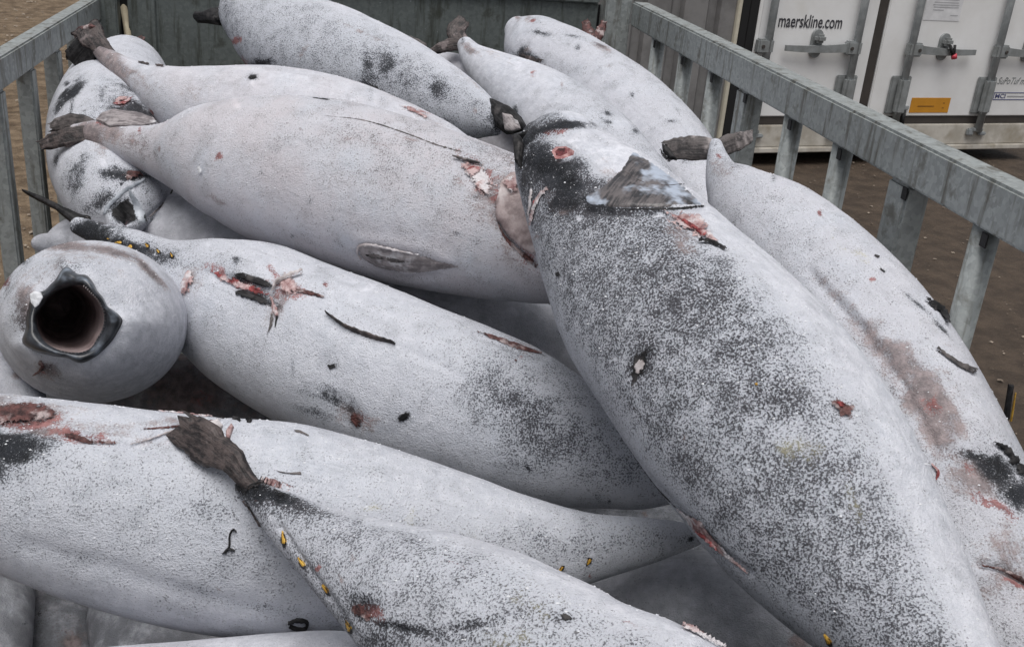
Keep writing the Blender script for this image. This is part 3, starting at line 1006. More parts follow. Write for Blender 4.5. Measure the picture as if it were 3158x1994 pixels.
# ------------------------------------------------------------------ grey corrugated container next to it
gc = empty('corrugated_container', tuple(O - e1 * 2.0), 'grey container with corrugated steel wall behind the crate corner', 'container')
prof, s, x_end = [], -0.44, -3.1
prof.append((s, 0.0))
while s > x_end:
    for ds, of in ((0.13, 0.0), (0.012, -0.07), (0.05, -0.07), (0.055, 0.0), (0.065, 0.0)):
        s -= ds
        prof.append((s, of))
V = []
for a, of in prof:
    V += [cp(a, of - 0.01, 0.14), cp(a, of - 0.01, 2.70)]
mk('corrugated_wall', V, grid_faces(len(prof), 2, closed=False), GREYPAINT, gc, smooth=False)
cb('container_body', (s, -5.9, 0.10), (-0.45, -0.065, 2.75), GREYPAINT, gc)
cb('bottom_rail', (s, -0.06, 0.08), (-0.45, 0.02, 0.16), GREYPAINT, gc)
cb('cream_edge_strip', (-0.436, -0.06, 0.12), (-0.404, 0.02, 2.70), CREAM, gc)
cb('black_band', (-0.402, -0.07, 0.11), (-0.332, 0.016, 2.70), RUBBER, gc)  # plain black strips filling the band between the two containers
cb('black_band', (-0.329, -0.07, 0.11), (-0.250, 0.014, 2.70), RUBBER, gc)

# ------------------------------------------------------------------ the fish
# every fish: pairs of opposite outline points and the distance of its middle line
def across(lo, hi, cut, soft=0.04):
    return lambda t, c, px: lo + (hi - lo) / (1 + np.exp(np.clip((c - cut) / soft, -30, 30)))


def cut_tail(f, polys, mat=FIN, thick=0.02, label=None):
    return [slab('tail_fin', p, mat, f.root, thick, 0.0014, label=label) for p in polys]


def finlets(f, spots, mat=YELLOW, h=0.004, socket=True):
    for x, y, l, w, rot in spots:
        c, s_ = math.cos(R(rot)), math.sin(R(rot))

        def tr(pts, k=1.0):
            return [(x + a * l * k * c - b * w * k * s_, y + a * l * k * s_ + b * w * k * c) for a, b in pts]
        if socket:
            f.blob('finlet_socket', tr([(-1.5, -0.1), (-0.3, -1.0), (0.8, -1.3), (1.35, -0.4), (1.2, 0.9), (0.2, 1.1), (-0.6, 0.5)], 1.05), BLACK, 0.001, 0.05)
        f.blob('finlet', tr([(-1.25, -0.05), (-0.4, -0.55), (0.5, -0.9), (1.0, -0.3), (0.75, 0.6), (0.0, 0.5)]), mat, h, 0.03, solid=True)


# --- big speckled fish in the middle foreground
f = Fish('center', 'big dark speckled tuna, head up, red eye socket, lying on top of the pile', [
    (1217, 347, 1300, 302, 2.14), (1213, 385, 1385, 306, 2.10), (1222, 450, 1440, 338, 2.05), (1240, 530, 1510, 378, 1.99), (1262, 615, 1590, 432, 1.93),
    (1285, 700, 1690, 525, 1.86), (1320, 800, 1795, 628, 1.79), (1380, 905, 1900, 724, 1.72), (1470, 1040, 2020, 842, 1.65), (1580, 1180, 2110, 967, 1.58),
    (1690, 1310, 2182, 1092, 1.51), (1800, 1410, 2238, 1215, 1.45), (1900, 1495, 2278, 1320, 1.39), (2000, 1580, 2312, 1420, 1.33), (2100, 1660, 2348, 1520, 1.27),
    (2200, 1750, 2395, 1640, 1.2), (2300, 1840, 2430, 1770, 1.14)],
    cap0=0.015, cap1=0.03, nu=300, nv=200, warm=0.10, seed=1, dgain=1.05,
    carve=[(1322, 358, 30, 20, 0, 0.012), (1620, 530, 60, 18, 38, 0.010), (1980, 962, 30, 24, 30, 0.006), (1506, 862, 24, 40, 15, 0.005)],
    groove=[([(1380, 494), (1450, 498), (1540, 497), (1610, 495), (1660, 490)], 9, 0.010), ([(1470, 410), (1515, 436), (1560, 442), (1615, 436)], 7, 0.005), ([(1575, 530), (1665, 630), (1765, 755), (1860, 880)], 16, 0.004),
            ([(1400, 950), (1450, 1030), (1510, 1110), (1590, 1192), (1690, 1290), (1760, 1345)], 9, 0.005), ([(1240, 390), (1330, 425), (1420, 430), (1470, 400)], 14, 0.004), ([(1250, 322), (1330, 318), (1420, 335)], 8, 0.005)],
    speck=lambda t, c, px: (0.13 + 0.85 / (1 + np.exp(np.clip((c - 0.70) / (0.02 + 0.05 * t), -30, 30)))) * (0.6 + 0.4 * np.clip((c - 0.01) / 0.06, 0, 1)),
    stains=[('d', 1265, 385, 55, 60, 0, 1.3), ('d', 1330, 440, 110, 50, 15, 1.2), ('d', 1400, 455, 120, 45, 20, 0.8), ('d', 1310, 300, 100, 14, -8, 1.3), ('d', 1420, 330, 40, 10, 30, 0.7), ('d', 1240, 330, 30, 30, 0, 1.2),
            ('d', 1520, 455, 90, 30, 15, 0.7), ('d', 1230, 400, 20, 80, 0, 0.9), ('w', 1360, 345, 90, 26, 5, 0.9), ('w', 1440, 390, 90, 22, 20, 0.8), ('d', 1480, 470, 110, 18, 5, 0.9), ('b', 1340, 470, 60, 30, 0, 0.5),
            ('s', 1640, 690, 150, 90, 45, 0.3), ('d', 1505, 850, 34, 50, 15, 0.5),
            ('t', 1880, 1060, 70, 40, 10, 0.5), ('t', 2010, 1170, 20, 70, -20, 0.45), ('w', 1850, 1030, 50, 25, 10, .3), ('t', 1880, 900, 12, 12, 0, .5),
            ('r', 1300, 310, 40, 10, -5, 0.7), ('b', 1500, 420, 90, 35, 20, 0.5), ('b', 1600, 555, 60, 30, 40, 0.6), ('s', 1820, 930, 60, 80, 40, 0.2)])
f.blob('gill_cover', [(1370, 462), (1420, 435), (1462, 395), (1488, 352), (1540, 385), (1600, 430), (1656, 482), (1560, 489), (1450, 490), (1385, 484)], SILVER, 0.003, 0.01, dome=False, solid=True)
f.strip('gill_crease', [(1470, 405), (1510, 428), (1560, 436), (1612, 432)], [1, 2, 2, 1], FIN, 0.002)
f.strip('gill_edge', [(1440, 491), (1540, 491), (1610, 489), (1654, 484)], [1, 3, 4, 4], BLACK, 0.001)
eye = f.blob('eye_socket', [(1290, 354), (1304, 340), (1332, 338), (1356, 352), (1352, 368), (1325, 378), (1302, 378)], RAW, 0.002, 0.03, solid=True)
f.blob('eye', [(1301, 356), (1312, 345), (1334, 346), (1338, 362), (1318, 372), (1304, 370)], EYE, 0.0035, 0.04, parent=eye, solid=True)
slab('jaw', [(1208, 328, 2.04), (1222, 318, 2.04), (1232, 340, 2.02), (1228, 400, 2.0), (1214, 385, 2.01)], BLACK, f.root, 0.03, 0.002)
slab('jaw', [(1218, 322, 2.08), (1300, 303, 2.08), (1345, 293, 2.08), (1385, 300, 2.07), (1412, 318, 2.04), (1370, 324, 2.04), (1300, 316, 2.06), (1240, 322, 2.07)], BLACK, f.root, 0.03, 0.002)
slab('torn_fin', [(1345, 298, 2.09), (1343, 283, 2.09), (1355, 279, 2.09), (1368, 293, 2.08)], BLACK, f.root, 0.02, 0.002)
w = f.blob('wound', [(1535, 490), (1600, 492), (1650, 500), (1690, 560), (1708, 592), (1650, 568), (1590, 545), (1565, 515)], PINK, 0.004, 0.05, 5)
f.blob('gash', [(1572, 505), (1610, 515), (1660, 545), (1685, 572), (1640, 556), (1600, 530)], FLESH, 0.0065, 0.06, 4, parent=w)
f.strip('torn_edge', [(1640, 572), (1670, 572), (1706, 590)], [2, 5, 2], BLACK, 0.008, parent=w)
f.strip('torn_skin', [(1290, 442), (1268, 465), (1258, 490), (1250, 530)], [2, 5, 4, 2], PINK, 0.006, jit=0.3)
f.strip('torn_skin', [(1252, 438), (1248, 470), (1244, 510)], [2, 4, 2], PALE, 0.004, jit=0.3)
f.strip('torn_skin', [(1262, 470), (1254, 500), (1250, 520)], [1, 4, 1], FLESH, 0.006)
f.blob('scar', [(1474, 880), (1484, 830), (1512, 812), (1538, 808), (1532, 850), (1515, 885), (1500, 905), (1478, 915)], BLACK, 0.001, 0.3)
f.blob('frost_patch', [(1488, 858), (1498, 842), (1520, 838), (1526, 858), (1510, 880), (1496, 895)], PALE, 0.004, 0.25)
f.blob('scar', [(1306, 640), (1318, 636), (1322, 650), (1308, 652)], BLACK, 0.003, 0.12, 3)
w = f.blob('wound', [(1940, 940), (1965, 932), (1995, 945), (2025, 955), (2008, 968), (2010, 992), (1980, 985), (1958, 970)], DKFLESH, 0.004, 0.06, 4)
f.blob('flesh', [(1950, 944), (1975, 938), (1990, 955), (1975, 968)], FLESH, 0.007, 0.1, 3, parent=w)
w = f.strip('dorsal_cut', [(1592, 1192), (1640, 1235), (1700, 1295), (1760, 1345)], [2, 15, 10, 2], PINK, 0.004)
f.strip('flesh', [(1640, 1245), (1670, 1268), (1695, 1292)], [2, 7, 2], FLESH, 0.007, parent=w)
f.strip('dorsal_groove', [(1400, 950), (1450, 1030), (1510, 1110), (1590, 1192)], [1, 3, 3, 2], BLACK, 0.0015)
finlets(f, [(1944, 1500, 18, 8, 55)])
f.blob('finlet', [(1772, 903), (1778, 898), (1784, 904), (1777, 909)], YELLOW, 0.004, 0.05, 3)

# --- fish along the right rail
f = Fish('right', 'tuna lying along the right rail, stubby cut tail, brown streak on its flank', [
    (1668, 338, 1698, 346, 2.56), (1662, 368, 1712, 376, 2.53), (1658, 400, 1735, 410, 2.5), (1655, 450, 1815, 458, 2.42), (1662, 530, 1930, 520, 2.33),
    (1715, 650, 2055, 605, 2.22), (1785, 790, 2170, 710, 2.12), (1865, 930, 2262, 830, 2.02), (1945, 1070, 2340, 968, 1.93),
    (2025, 1220, 2412, 1105, 1.84), (2105, 1370, 2475, 1265, 1.76), (2185, 1520, 2530, 1430, 1.68), (2290, 1660, 2560, 1580, 1.6),
    (2400, 1790, 2520, 1760, 1.52)], nu=260, nv=170, speck=across(0.32, 0.5, 0.6, 0.1), warm=0.18, seed=2,
    groove=[([(1905, 640), (1960, 705), (2040, 790), (2110, 880), (2160, 970), (2200, 1050)], 12, 0.008), ([(1700, 560), (1790, 640), (1880, 740)], 40, 0.008), ([(2300, 1325), (2350, 1335), (2407, 1365), (2450, 1400)], 9, 0.010), ([(1985, 690), (2020, 730), (2048, 768)], 9, -0.005)],
    carve=[(2330, 1110, 70, 55, 40, 0.012)],
    stains=[('s', 1690, 370, 40, 40, 0, 0.3), ('b', 2095, 840, 150, 42, 52, 1.05), ('b', 2180, 960, 130, 50, 60, 1.1), ('r', 2190, 960, 30, 20, 60, 0.6), ('b', 1960, 690, 70, 20, 45, 0.4), ('b', 1690, 395, 45, 18, 40, 0.5),
            ('d', 2300, 1062, 60, 14, -5, 1.0), ('d', 2350, 1085, 60, 34, 35, 1.2), ('d', 2395, 1150, 60, 42, 45, 1.2), ('b', 2310, 1110, 60, 50, 30, 1.0), ('r', 2285, 1090, 24, 18, 0, 0.5), ('r', 2390, 1370, 50, 10, 30, 0.7), ('b', 2110, 880, 10, 200, -38, 0.8), ('b', 2270, 1110, 60, 50, 0, 0.9), ('r', 2340, 1185, 70, 22, 35, 0.8), ('b', 2350, 1330, 90, 90, 30, 0.7),
            ('t', 2040, 605, 40, 14, 40, 0.5), ('t', 1970, 560, 60, 20, 40, 0.35), ('d', 2160, 715, 40, 5, 42, 0.9), ('d', 2215, 770, 25, 6, 50, 0.9),
            ('b', 2200, 1045, 30, 70, 0, 0.55)])
lobe('tail_fin', [(1690, 358, 2.57), (1660, 350, 2.585), (1620, 348, 2.60), (1566, 352, 2.62)], [16, 27, 29, 22], FINGREY, f.root, 0.03, 5, 0.10)
lobe('tail_fin', [(1682, 356, 2.57), (1705, 342, 2.60), (1735, 332, 2.63), (1764, 321, 2.66)], [18, 23, 21, 14], FINGREY, f.root, 0.03, 6, 0.10)
slab('torn_fin', [(1556, 338, 2.62), (1575, 352, 2.61), (1592, 376, 2.6), (1575, 372, 2.6), (1558, 355, 2.61)], BLACK, f.root, 0.015)
f.strip('torn_fin', [(2170, 705), (2195, 720), (2215, 735), (2225, 765)], [2, 7, 8, 3], BLACK, 0.010)
f.strip('torn_fin', [(2200, 820), (2240, 850), (2290, 875)], [3, 5, 10], FINGREY, 0.008)
f.strip('dark_fleck', [(2055, 600), (2066, 605)], [3, 4], BLACK, 0.003)
f.strip('dark_fleck', [(2068, 632), (2080, 640)], [3, 3], BLACK, 0.003)
f.strip('dorsal_fin', [(2330, 1040), (2360, 1055), (2385, 1085), (2410, 1120)], [3, 8, 10, 8], BLACK, 0.008, jit=0.35)
f.strip('gill_slit', [(2300, 1325), (2350, 1335), (2407, 1365), (2450, 1400)], [2, 6, 9, 9], DKFLESH, 0.006)
f.strip('wound', [(2190, 1090), (2205, 1110), (2200, 1130)], [3, 6, 3], FLESH, 0.005)

# --- large pinkish white fish across the middle
f = Fish('white', 'large pinkish white tuna across the middle, ragged brown tail, raw wound near its gill', [
    (186, 292, 172, 332, 2.83), (228, 285, 212, 345, 2.81), (268, 290, 255, 362, 2.79), (330, 297, 310, 388, 2.75), (410, 288, 385, 430, 2.7), (500, 252, 455, 480, 2.65),
    (600, 232, 540, 535, 2.6), (700, 228, 640, 585, 2.55), (810, 238, 745, 622, 2.5), (930, 268, 850, 652, 2.46), (1040, 300, 960, 678, 2.42),
    (1150, 340, 1080, 700, 2.38), (1260, 390, 1200, 712, 2.34), (1350, 450, 1310, 715, 2.30), (1430, 520, 1410, 690, 2.27), (1480, 580, 1470, 650, 2.25)],
    nu=280, nv=190, speck=0.36, warm=0.42, seed=3,
    carve=[(1118, 408, 50, 30, 40, 0.012), (1205, 440, 30, 34, 0, 0.006)],
    groove=[([(1160, 470), (1165, 512), (1190, 560), (1225, 595), (1265, 630)], 9, 0.012), ([(760, 272), (850, 282), (950, 312), (1040, 345), (1090, 358)], 7, 0.003), ([(850, 560), (1000, 585), (1060, 612)], 14, -0.004), ([(840, 600), (890, 640), (950, 656), (1030, 648)], 8, 0.006), ([(500, 520), (700, 575), (900, 630)], 30, 0.004)],
    stains=[('b', 205, 310, 50, 45, 0, 1.3), ('d', 200, 325, 30, 18, 0, 0.6), ('b', 260, 318, 40, 34, 20, 0.9), ('s', 330, 350, 90, 40, 20, 0.25), ('b', 300, 338, 45, 28, 20, 0.6), ('b', 330, 360, 40, 20, 30, 0.4), ('b', 510, 465, 40, 14, 20, 0.55),
            ('s', 900, 310, 260, 70, 15, 0.16), ('s', 1000, 400, 200, 90, 15, 0.14), ('b', 1170, 330, 70, 18, 28, 0.5), ('s', 1180, 360, 90, 35, 28, 0.4),
            ('r', 1130, 415, 60, 40, 40, 0.65), ('b', 1150, 440, 80, 60, 40, 0.9), ('b', 1200, 500, 50, 120, -15, 0.9), ('r', 1175, 455, 40, 30, 50, 0.6), ('r', 1240, 600, 70, 22, 50, 0.5), ('b', 1190, 590, 60, 30, 45, 0.6), ('r', 1205, 440, 25, 30, 0, 0.5),
            ('d', 1118, 565, 14, 12, 0, 0.45), ('b', 870, 335, 120, 6, 12, 0.5), ('b', 940, 320, 60, 6, 12, 0.5)])
lobe('tail_fin', [(222, 318, 2.80), (190, 318, 2.79), (150, 324, 2.785), (99, 341, 2.79)], [24, 22, 22, 12], FIN, f.root, 0.036, 1)
lobe('tail_fin', [(225, 305, 2.82), (200, 292, 2.83), (165, 287, 2.84), (118, 300, 2.85)], [18, 20, 20, 10], FINGREY, f.root, 0.034, 2)
slab('side_fin', [(225, 283, 2.79), (241, 266, 2.80), (265, 259, 2.81), (322, 265, 2.82), (362, 281, 2.8), (368, 291, 2.78), (298, 300, 2.74), (257, 298, 2.75)], FINPALE, f.root, 0.022, 0.002)
f.blob('bloody_tip', [(97, 335), (110, 325), (125, 335), (118, 346), (100, 344)], DKFLESH, 0.004, .1, 3)
w = f.blob('wound', [(1072, 378), (1100, 376), (1140, 385), (1165, 410), (1175, 440), (1150, 450), (1110, 440), (1080, 410)], PINK, 0.006, 0.08, 6)
f.blob('flesh', [(1088, 402), (1110, 388), (1140, 392), (1135, 410), (1105, 428)], FLESH, 0.010, 0.10, 5, parent=w)
f.strip('torn_skin', [(1062, 372), (1095, 378), (1135, 388)], [2, 5, 3], FINGREY, 0.010, parent=w)
f.blob('pulp', [(1100, 432), (1140, 420), (1165, 440), (1150, 470), (1120, 460)], PINK, 0.009, 0.14, 5, parent=w)
f.blob('gill_cover', [(1165, 470), (1172, 430), (1195, 405), (1240, 400), (1280, 500), (1280, 610), (1235, 590), (1195, 555), (1165, 512)], GILL, 0.005, 0.015, dome=False, fade=8)
f.blob('gill_skin', [(1172, 432), (1190, 412), (1222, 412), (1225, 462), (1190, 470)], PINK, 0.013, 0.04, 5)
f.strip('gill_slit', [(1165, 515), (1185, 555), (1220, 590), (1262, 625)], [2, 4, 7, 9], DKFLESH, 0.003)
f.blob('pectoral_fin', [(840, 582), (854, 572), (882, 577), (935, 587), (995, 600), (1060, 618), (1092, 629), (1030, 635), (985, 642), (935, 640), (882, 628), (850, 608)], FINPALE, 0.004, 0.015, fade=7)
f.strip('fin_rim', [(850, 608), (840, 590), (848, 576), (870, 574), (920, 584), (985, 596)], [3, 4, 5, 4, 3, 1], PALE, 0.006)
f.blob('fin_hollow', [(854, 594), (878, 587), (935, 602), (1015, 614), (935, 620), (874, 608)], FINGREY, 0.005, 0.04)
f.strip('fin_crease', [(862, 596), (895, 603), (945, 612)], [3, 4, 1], BLACK, 0.006)
f.strip('dorsal_groove', [(760, 272), (850, 282), (950, 312), (1040, 345), (1090, 358)], [0.8, 1.2, 1.5, 2, 1], FINGREY, 0.0008, jit=0.5)
f.strip('scratch', [(735, 230), (775, 235)], [1, 2], BLACK, 0.0015)
f.blob('frost_patch', [(463, 392), (475, 388), (480, 405), (470, 413)], FROSTLUMP, .004, .1, 3)

# --- long fish below it
f = Fish('middle', 'long tuna in the middle with yellow finlets, thin upswept tail and a long red gash', [
    (178, 505, 192, 556, 2.56), (240, 520, 232, 582, 2.54), (320, 535, 285, 645, 2.5), (420, 560, 350, 730, 2.46), (540, 562, 430, 820, 2.42),
    (650, 572, 530, 910, 2.37), (760, 615, 640, 980, 2.32), (880, 662, 750, 1040, 2.27), (1000, 710, 880, 1095, 2.22), (1130, 760, 1010, 1135, 2.17),
    (1260, 815, 1150, 1165, 2.12), (1370, 890, 1290, 1190, 2.08), (1470, 970, 1420, 1200, 2.05), (1560, 1050, 1530, 1200, 2.02), (1620, 1120, 1610, 1180, 2.0)],
    nu=290, nv=190, warm=0.08, seed=4,
    carve=[(565, 668, 85, 16, 20, 0.012), (650, 700, 20, 30, 0, 0.006), (810, 965, 50, 30, 40, 0.004)],
    groove=[([(1120, 785), (1165, 800), (1210, 818), (1280, 838)], 8, 0.008), ([(985, 675), (1060, 718), (1150, 762), (1262, 805)], 10, -0.005), ([(930, 812), (1000, 840), (1100, 890)], 8, 0.003), ([(450, 600), (600, 740), (800, 880)], 50, 0.004)], speck=lambda t, c, px: 0.36 + 0.32 * np.clip((px[:, 0] - 950) / 350, 0, 1) * np.clip((0.85 - c) / 0.3, 0, 1),
    stains=[('d', 220, 540, 60, 38, 10, 1.5), ('d', 300, 578, 80, 22, 20, 1.2), ('d', 370, 600, 55, 16, 15, 0.75), ('s', 420, 600, 120, 40, 20, 0.3),
            ('b', 275, 520, 60, 10, 10, 0.8), ('d', 565, 655, 45, 12, 18, 0.9), ('d', 625, 705, 45, 12, 25, 1.0), ('d', 555, 615, 16, 10, -30, 0.8),
            ('d', 775, 940, 40, 22, 35, 0.8), ('d', 735, 968, 50, 10, 20, 0.6), ('d', 825, 975, 24, 40, -20, 0.8), ('b', 835, 990, 50, 30, 20, 0.8), ('r', 850, 985, 22, 25, 0, 0.6), ('d', 950, 980, 22, 14, -30, 0.8),
            ('d', 780, 860, 15, 10, 0, 0.7), ('s', 1140, 900, 80, 60, 20, 0.25), ('s', 1215, 960, 90, 60, 30, 0.3), ('d', 740, 935, 50, 8, 20, 0.6),
            ('r', 560, 662, 90, 20, 20, 0.55), ('r', 670, 675, 50, 30, 20, 0.6), ('b', 645, 720, 30, 50, 0, 0.6), ('r', 640, 635, 10, 30, -15, 0.7), ('d', 600, 690, 60, 26, 20, 0.5), ('b', 445, 660, 24, 36, 10, 0.6), ('s', 1300, 1020, 150, 80, 35, 0.25), ('d', 685, 870, 5, 30, 0, 0.55), ('b', 1230, 810, 50, 12, 20, 0.5)])
slab('tail_fin', [(50, 446, 2.60), (75, 456, 2.6), (105, 468, 2.59), (150, 490, 2.58), (215, 512, 2.56), (200, 545, 2.55), (180, 532, 2.55), (130, 490, 2.57), (80, 464, 2.59)], BLACK, f.root, 0.022, 0.0012)
f.blob('frost_patch', [(88, 458), (96, 456), (99, 463), (91, 466)], FROSTLUMP, 0.006, .1, 3)
f.strip('keel', [(200, 512), (260, 512), (310, 525), (340, 540)], [3, 9, 7, 2], FINGREY, 0.008)
finlets(f, [(252, 562, 8, 4, 10), (279, 571, 10, 7, 0), (305, 582, 10, 9, -20), (345, 578, 8, 7, 45), (371, 590, 8, 5, 60), (403, 600, 9, 6, 60)])
f.blob('skin_flap', [(545, 642), (575, 640), (620, 655), (648, 672), (640, 684), (600, 668), (560, 655)], BLACK, 0.006, 0.10)
f.blob('skin_flap', [(548, 684), (575, 682), (610, 692), (636, 708), (628, 722), (590, 708), (556, 698)], BLACK, 0.005, 0.12)
w = f.blob('gash', [(484, 630), (512, 636), (548, 648), (585, 662), (615, 672), (642, 690), (632, 702), (595, 694), (560, 684), (520, 664)], FLESH, 0.006, 0.12)
f.blob('wound', [(655, 660), (680, 650), (710, 665), (712, 690), (680, 700), (655, 690)], PINK, 0.007, 0.12, 5)
f.strip('skin_flap', [(643, 700), (650, 670), (680, 655), (712, 645)], [3, 4, 6, 3], PALE, 0.016, jit=.2)
f.strip('skin_flap', [(635, 695), (648, 730), (655, 745)], [4, 8, 6], PINK, 0.008, jit=.2)
f.strip('skin_flap', [(690, 682), (730, 690), (768, 702)], [5, 6, 2], DKFLESH, 0.006)
f.strip('skin_shred', [(640, 738), (637, 765), (630, 785)], [6, 4, 1], FINGREY, 0.004, jit=.3)
f.strip('skin_shred', [(652, 740), (648, 770)], [4, 1], BLACK, 0.004)
f.blob('skin_flap', [(425, 660), (440, 630), (458, 635), (462, 665), (450, 690), (428, 700), (421, 680)], PINK, 0.006, 0.06, 4)
f.strip('anal_fin', [(768, 738), (810, 766), (870, 790), (930, 808)], [1, 4, 6, 2], FIN, 0.012, lift=[0.004, 0.003, 0.001, 0.0], solid=True)
f.strip('dorsal_fin', [(1120, 780), (1165, 795), (1210, 812), (1275, 832)], [2, 6, 8, 3], DKFLESH, 0.004)
f.blob('dried_blood', [(820, 960), (850, 965), (862, 990), (840, 1012), (818, 990)], DKFLESH, 0.004, .2, 4)
f.blob('dark_scab', [(930, 985), (945, 968), (972, 965), (965, 980), (940, 996)], BLACK, 0.003, .2, 3)
f.blob('dark_scab', [(768, 855), (790, 850), (792, 865), (772, 872)], BLACK, 0.002, .2, 3)
f.blob('dark_scab', [(1203, 845), (1217, 846), (1215, 855)], DKFLESH, 0.003, .2, 3)
f.blob('dark_scab', [(584, 826), (592, 826), (590, 834)], BLACK, 0.003, .2, 3)

# --- big fish at lower left
f = Fish('low_left', 'huge grey tuna at lower left, torn red patch at its head end', [
    (-260, 965, -250, 1180, 1.72), (-180, 928, -160, 1250, 1.72), (-60, 914, -50, 1305, 1.74), (80, 927, 60, 1350, 1.75), (240, 944, 190, 1400, 1.76),
    (400, 960, 340, 1448, 1.77), (540, 974, 500, 1485, 1.78), (690, 992, 660, 1500, 1.79), (840, 1032, 820, 1497, 1.8), (980, 1080, 970, 1480, 1.81),
    (1120, 1127, 1120, 1450, 1.82), (1250, 1174, 1260, 1410, 1.83), (1390, 1207, 1390, 1362, 1.84), (1500, 1214, 1500, 1330, 1.85), (1600, 1226, 1600, 1295, 1.86), (1660, 1237, 1660, 1270, 1.87)],
    nu=300, nv=190, carve=[(40, 980, 110, 36, 3, 0.010)], groove=[([(300, 1050), (340, 1040), (400, 1018), (470, 1004), (525, 988)], 8, 0.008), ([(60, 1280), (250, 1330), (450, 1400), (650, 1440)], 25, 0.004), ([(145, 1020), (200, 1036), (290, 1045)], 8, 0.006)], speck=lambda t, c, px: 0.30 + 0.18 * np.clip((0.35 - np.abs(c - 0.45)) / 0.2, 0, 1), warm=0.06, seed=5,
    stains=[('d', 30, 1055, 110, 55, 5, 1.3), ('d', 0, 1110, 60, 40, 0, 0.9), ('b', 40, 975, 150, 45, 3, 0.9), ('b', 250, 1010, 160, 25, 5, 0.55), ('r', 60, 985, 120, 34, 5, 0.7), ('r', 190, 1028, 90, 22, 8, 0.7), ('b', 120, 1015, 90, 16, 8, 0.9), ('b', 420, 990, 100, 14, -5, 0.6), ('r', 420, 962, 60, 7, 3, 0.5),
            ('s', 500, 1150, 250, 90, 8, 0.12), ('d', 930, 1240, 50, 30, 0, 0.26), ('t', 870, 1195, 25, 14, 0, 0.5), ('t', 965, 1215, 30, 25, 0, 0.5), ('t', 1100, 1265, 40, 25, -30, 0.45),
            ('d', 160, 1310, 120, 16, 10, 0.3), ('d', 600, 1430, 200, 14, 12, 0.36), ('d', 400, 1380, 150, 14, 14, 0.3), ('s', 1400, 1270, 200, 60, 0, 0.25), ('d', 500, 1200, 60, 20, 0, .28)])
f.blob('wound', [(-40, 950), (40, 938), (110, 945), (150, 962), (140, 990), (90, 1005), (30, 1010), (-40, 1015)], DKFLESH, 0.006, 0.07, 6)
f.blob('wound', [(140, 1012), (175, 1015), (215, 1030), (260, 1030), (285, 1040), (240, 1050), (195, 1045), (155, 1028)], DKFLESH, 0.003, 0.2)
f.strip('gill_edge', [(300, 1045), (340, 1035), (400, 1015), (470, 1000), (520, 985)], [1, 2, 3, 3, 1], PALE, 0.004, jit=0.4)
f.strip('fin_ray', [(330, 1010), (420, 1002), (505, 988)], [1, 3, 1], DKFLESH, 0.003, jit=0.5)
f.strip('dorsal_edge', [(370, 963), (430, 964), (500, 972)], [2, 5, 2], PINK, 0.004)
f.strip('black_string', [(530, 1297), (537, 1288), (543, 1250), (550, 1242), (556, 1250)], [3, 3, 2, 2, 2], BLACK, 0.006, solid=True)
f.strip('black_string', [(524, 1300), (538, 1288), (552, 1293)], [2, 3, 2], BLACK, 0.006, solid=True)
f.strip('black_string', [(546, 984), (556, 985), (565, 990)], [1.5, 2, 2], BLACK, 0.005, solid=True)
f.strip('black_string', [(578, 988), (585, 983), (592, 986), (589, 992), (580, 991)], [1.5, 1.5, 1.5, 1.5, 1.5], BLACK, 0.005, step_px=3, solid=True)
f.strip('vent_slot', [(678, 1462), (700, 1456), (722, 1462), (720, 1473), (695, 1475), (680, 1468)], [4, 5, 5, 4, 5, 4], BLACK, 0.005, solid=True)
f.strip('dark_fleck', [(690, 1013), (705, 1015), (726, 1026)], [2, 4, 1], FINGREY, 0.003)
f.strip('dark_fleck', [(640, 1105), (675, 1112), (708, 1112)], [1, 2, 4], FINGREY, 0.003)
finlets(f, [(1384, 1320, 12, 8, -60), (1318, 1338, 12, 6, -55)])

# --- front fish with the torn tail
f = Fish('front', 'speckled tuna at the bottom, torn brown tail, four yellow finlets down its edge', [
    (592, 1130, 562, 1166, 1.62), (650, 1150, 580, 1192, 1.59), (720, 1178, 604, 1238, 1.56), (810, 1215, 640, 1292, 1.52), (920, 1248, 690, 1362, 1.48),
    (1040, 1278, 745, 1440, 1.44), (1160, 1303, 800, 1518, 1.4), (1290, 1345, 880, 1600, 1.36), (1430, 1402, 990, 1690, 1.31), (1570, 1458, 1130, 1780, 1.27),
    (1710, 1508, 1290, 1850, 1.23), (1850, 1590, 1470, 1900, 1.19), (1960, 1690, 1650, 1930, 1.15), (2030, 1790, 1830, 1930, 1.11)],
    nu=280, nv=180, carve=[(852, 1435, 34, 30, 20, 0.006)], groove=[([(660, 1240), (720, 1330), (780, 1410), (830, 1490)], 8, 0.004), ([(880, 1470), (1000, 1490), (1150, 1470)], 9, 0.004)], speck=lambda t, c, px: 0.12 + 0.62 * np.clip((c - 0.06) / 0.15, 0, 1), warm=0.10, seed=6,
    stains=[('d', 590, 1150, 50, 35, 30, 1.4), ('d', 650, 1162, 70, 18, 25, 1.2), ('s', 700, 1190, 80, 30, 30, 0.3), ('d', 850, 1430, 40, 35, 30, 0.8), ('r', 870, 1440, 40, 25, 20, 0.7),
            ('d', 950, 1480, 130, 16, 10, 0.75), ('d', 1100, 1465, 120, 12, -10, 0.6), ('d', 1320, 1450, 30, 14, 0, 0.6), ('t', 1250, 1420, 150, 60, 15, 0.35), ('t', 1200, 1500, 120, 30, 0, 0.4),
            ('d', 900, 1500, 50, 25, 0, 0.6), ('r', 1080, 1325, 40, 6, 20, 0.4), ('r', 1500, 1470, 40, 10, 20, .4)])
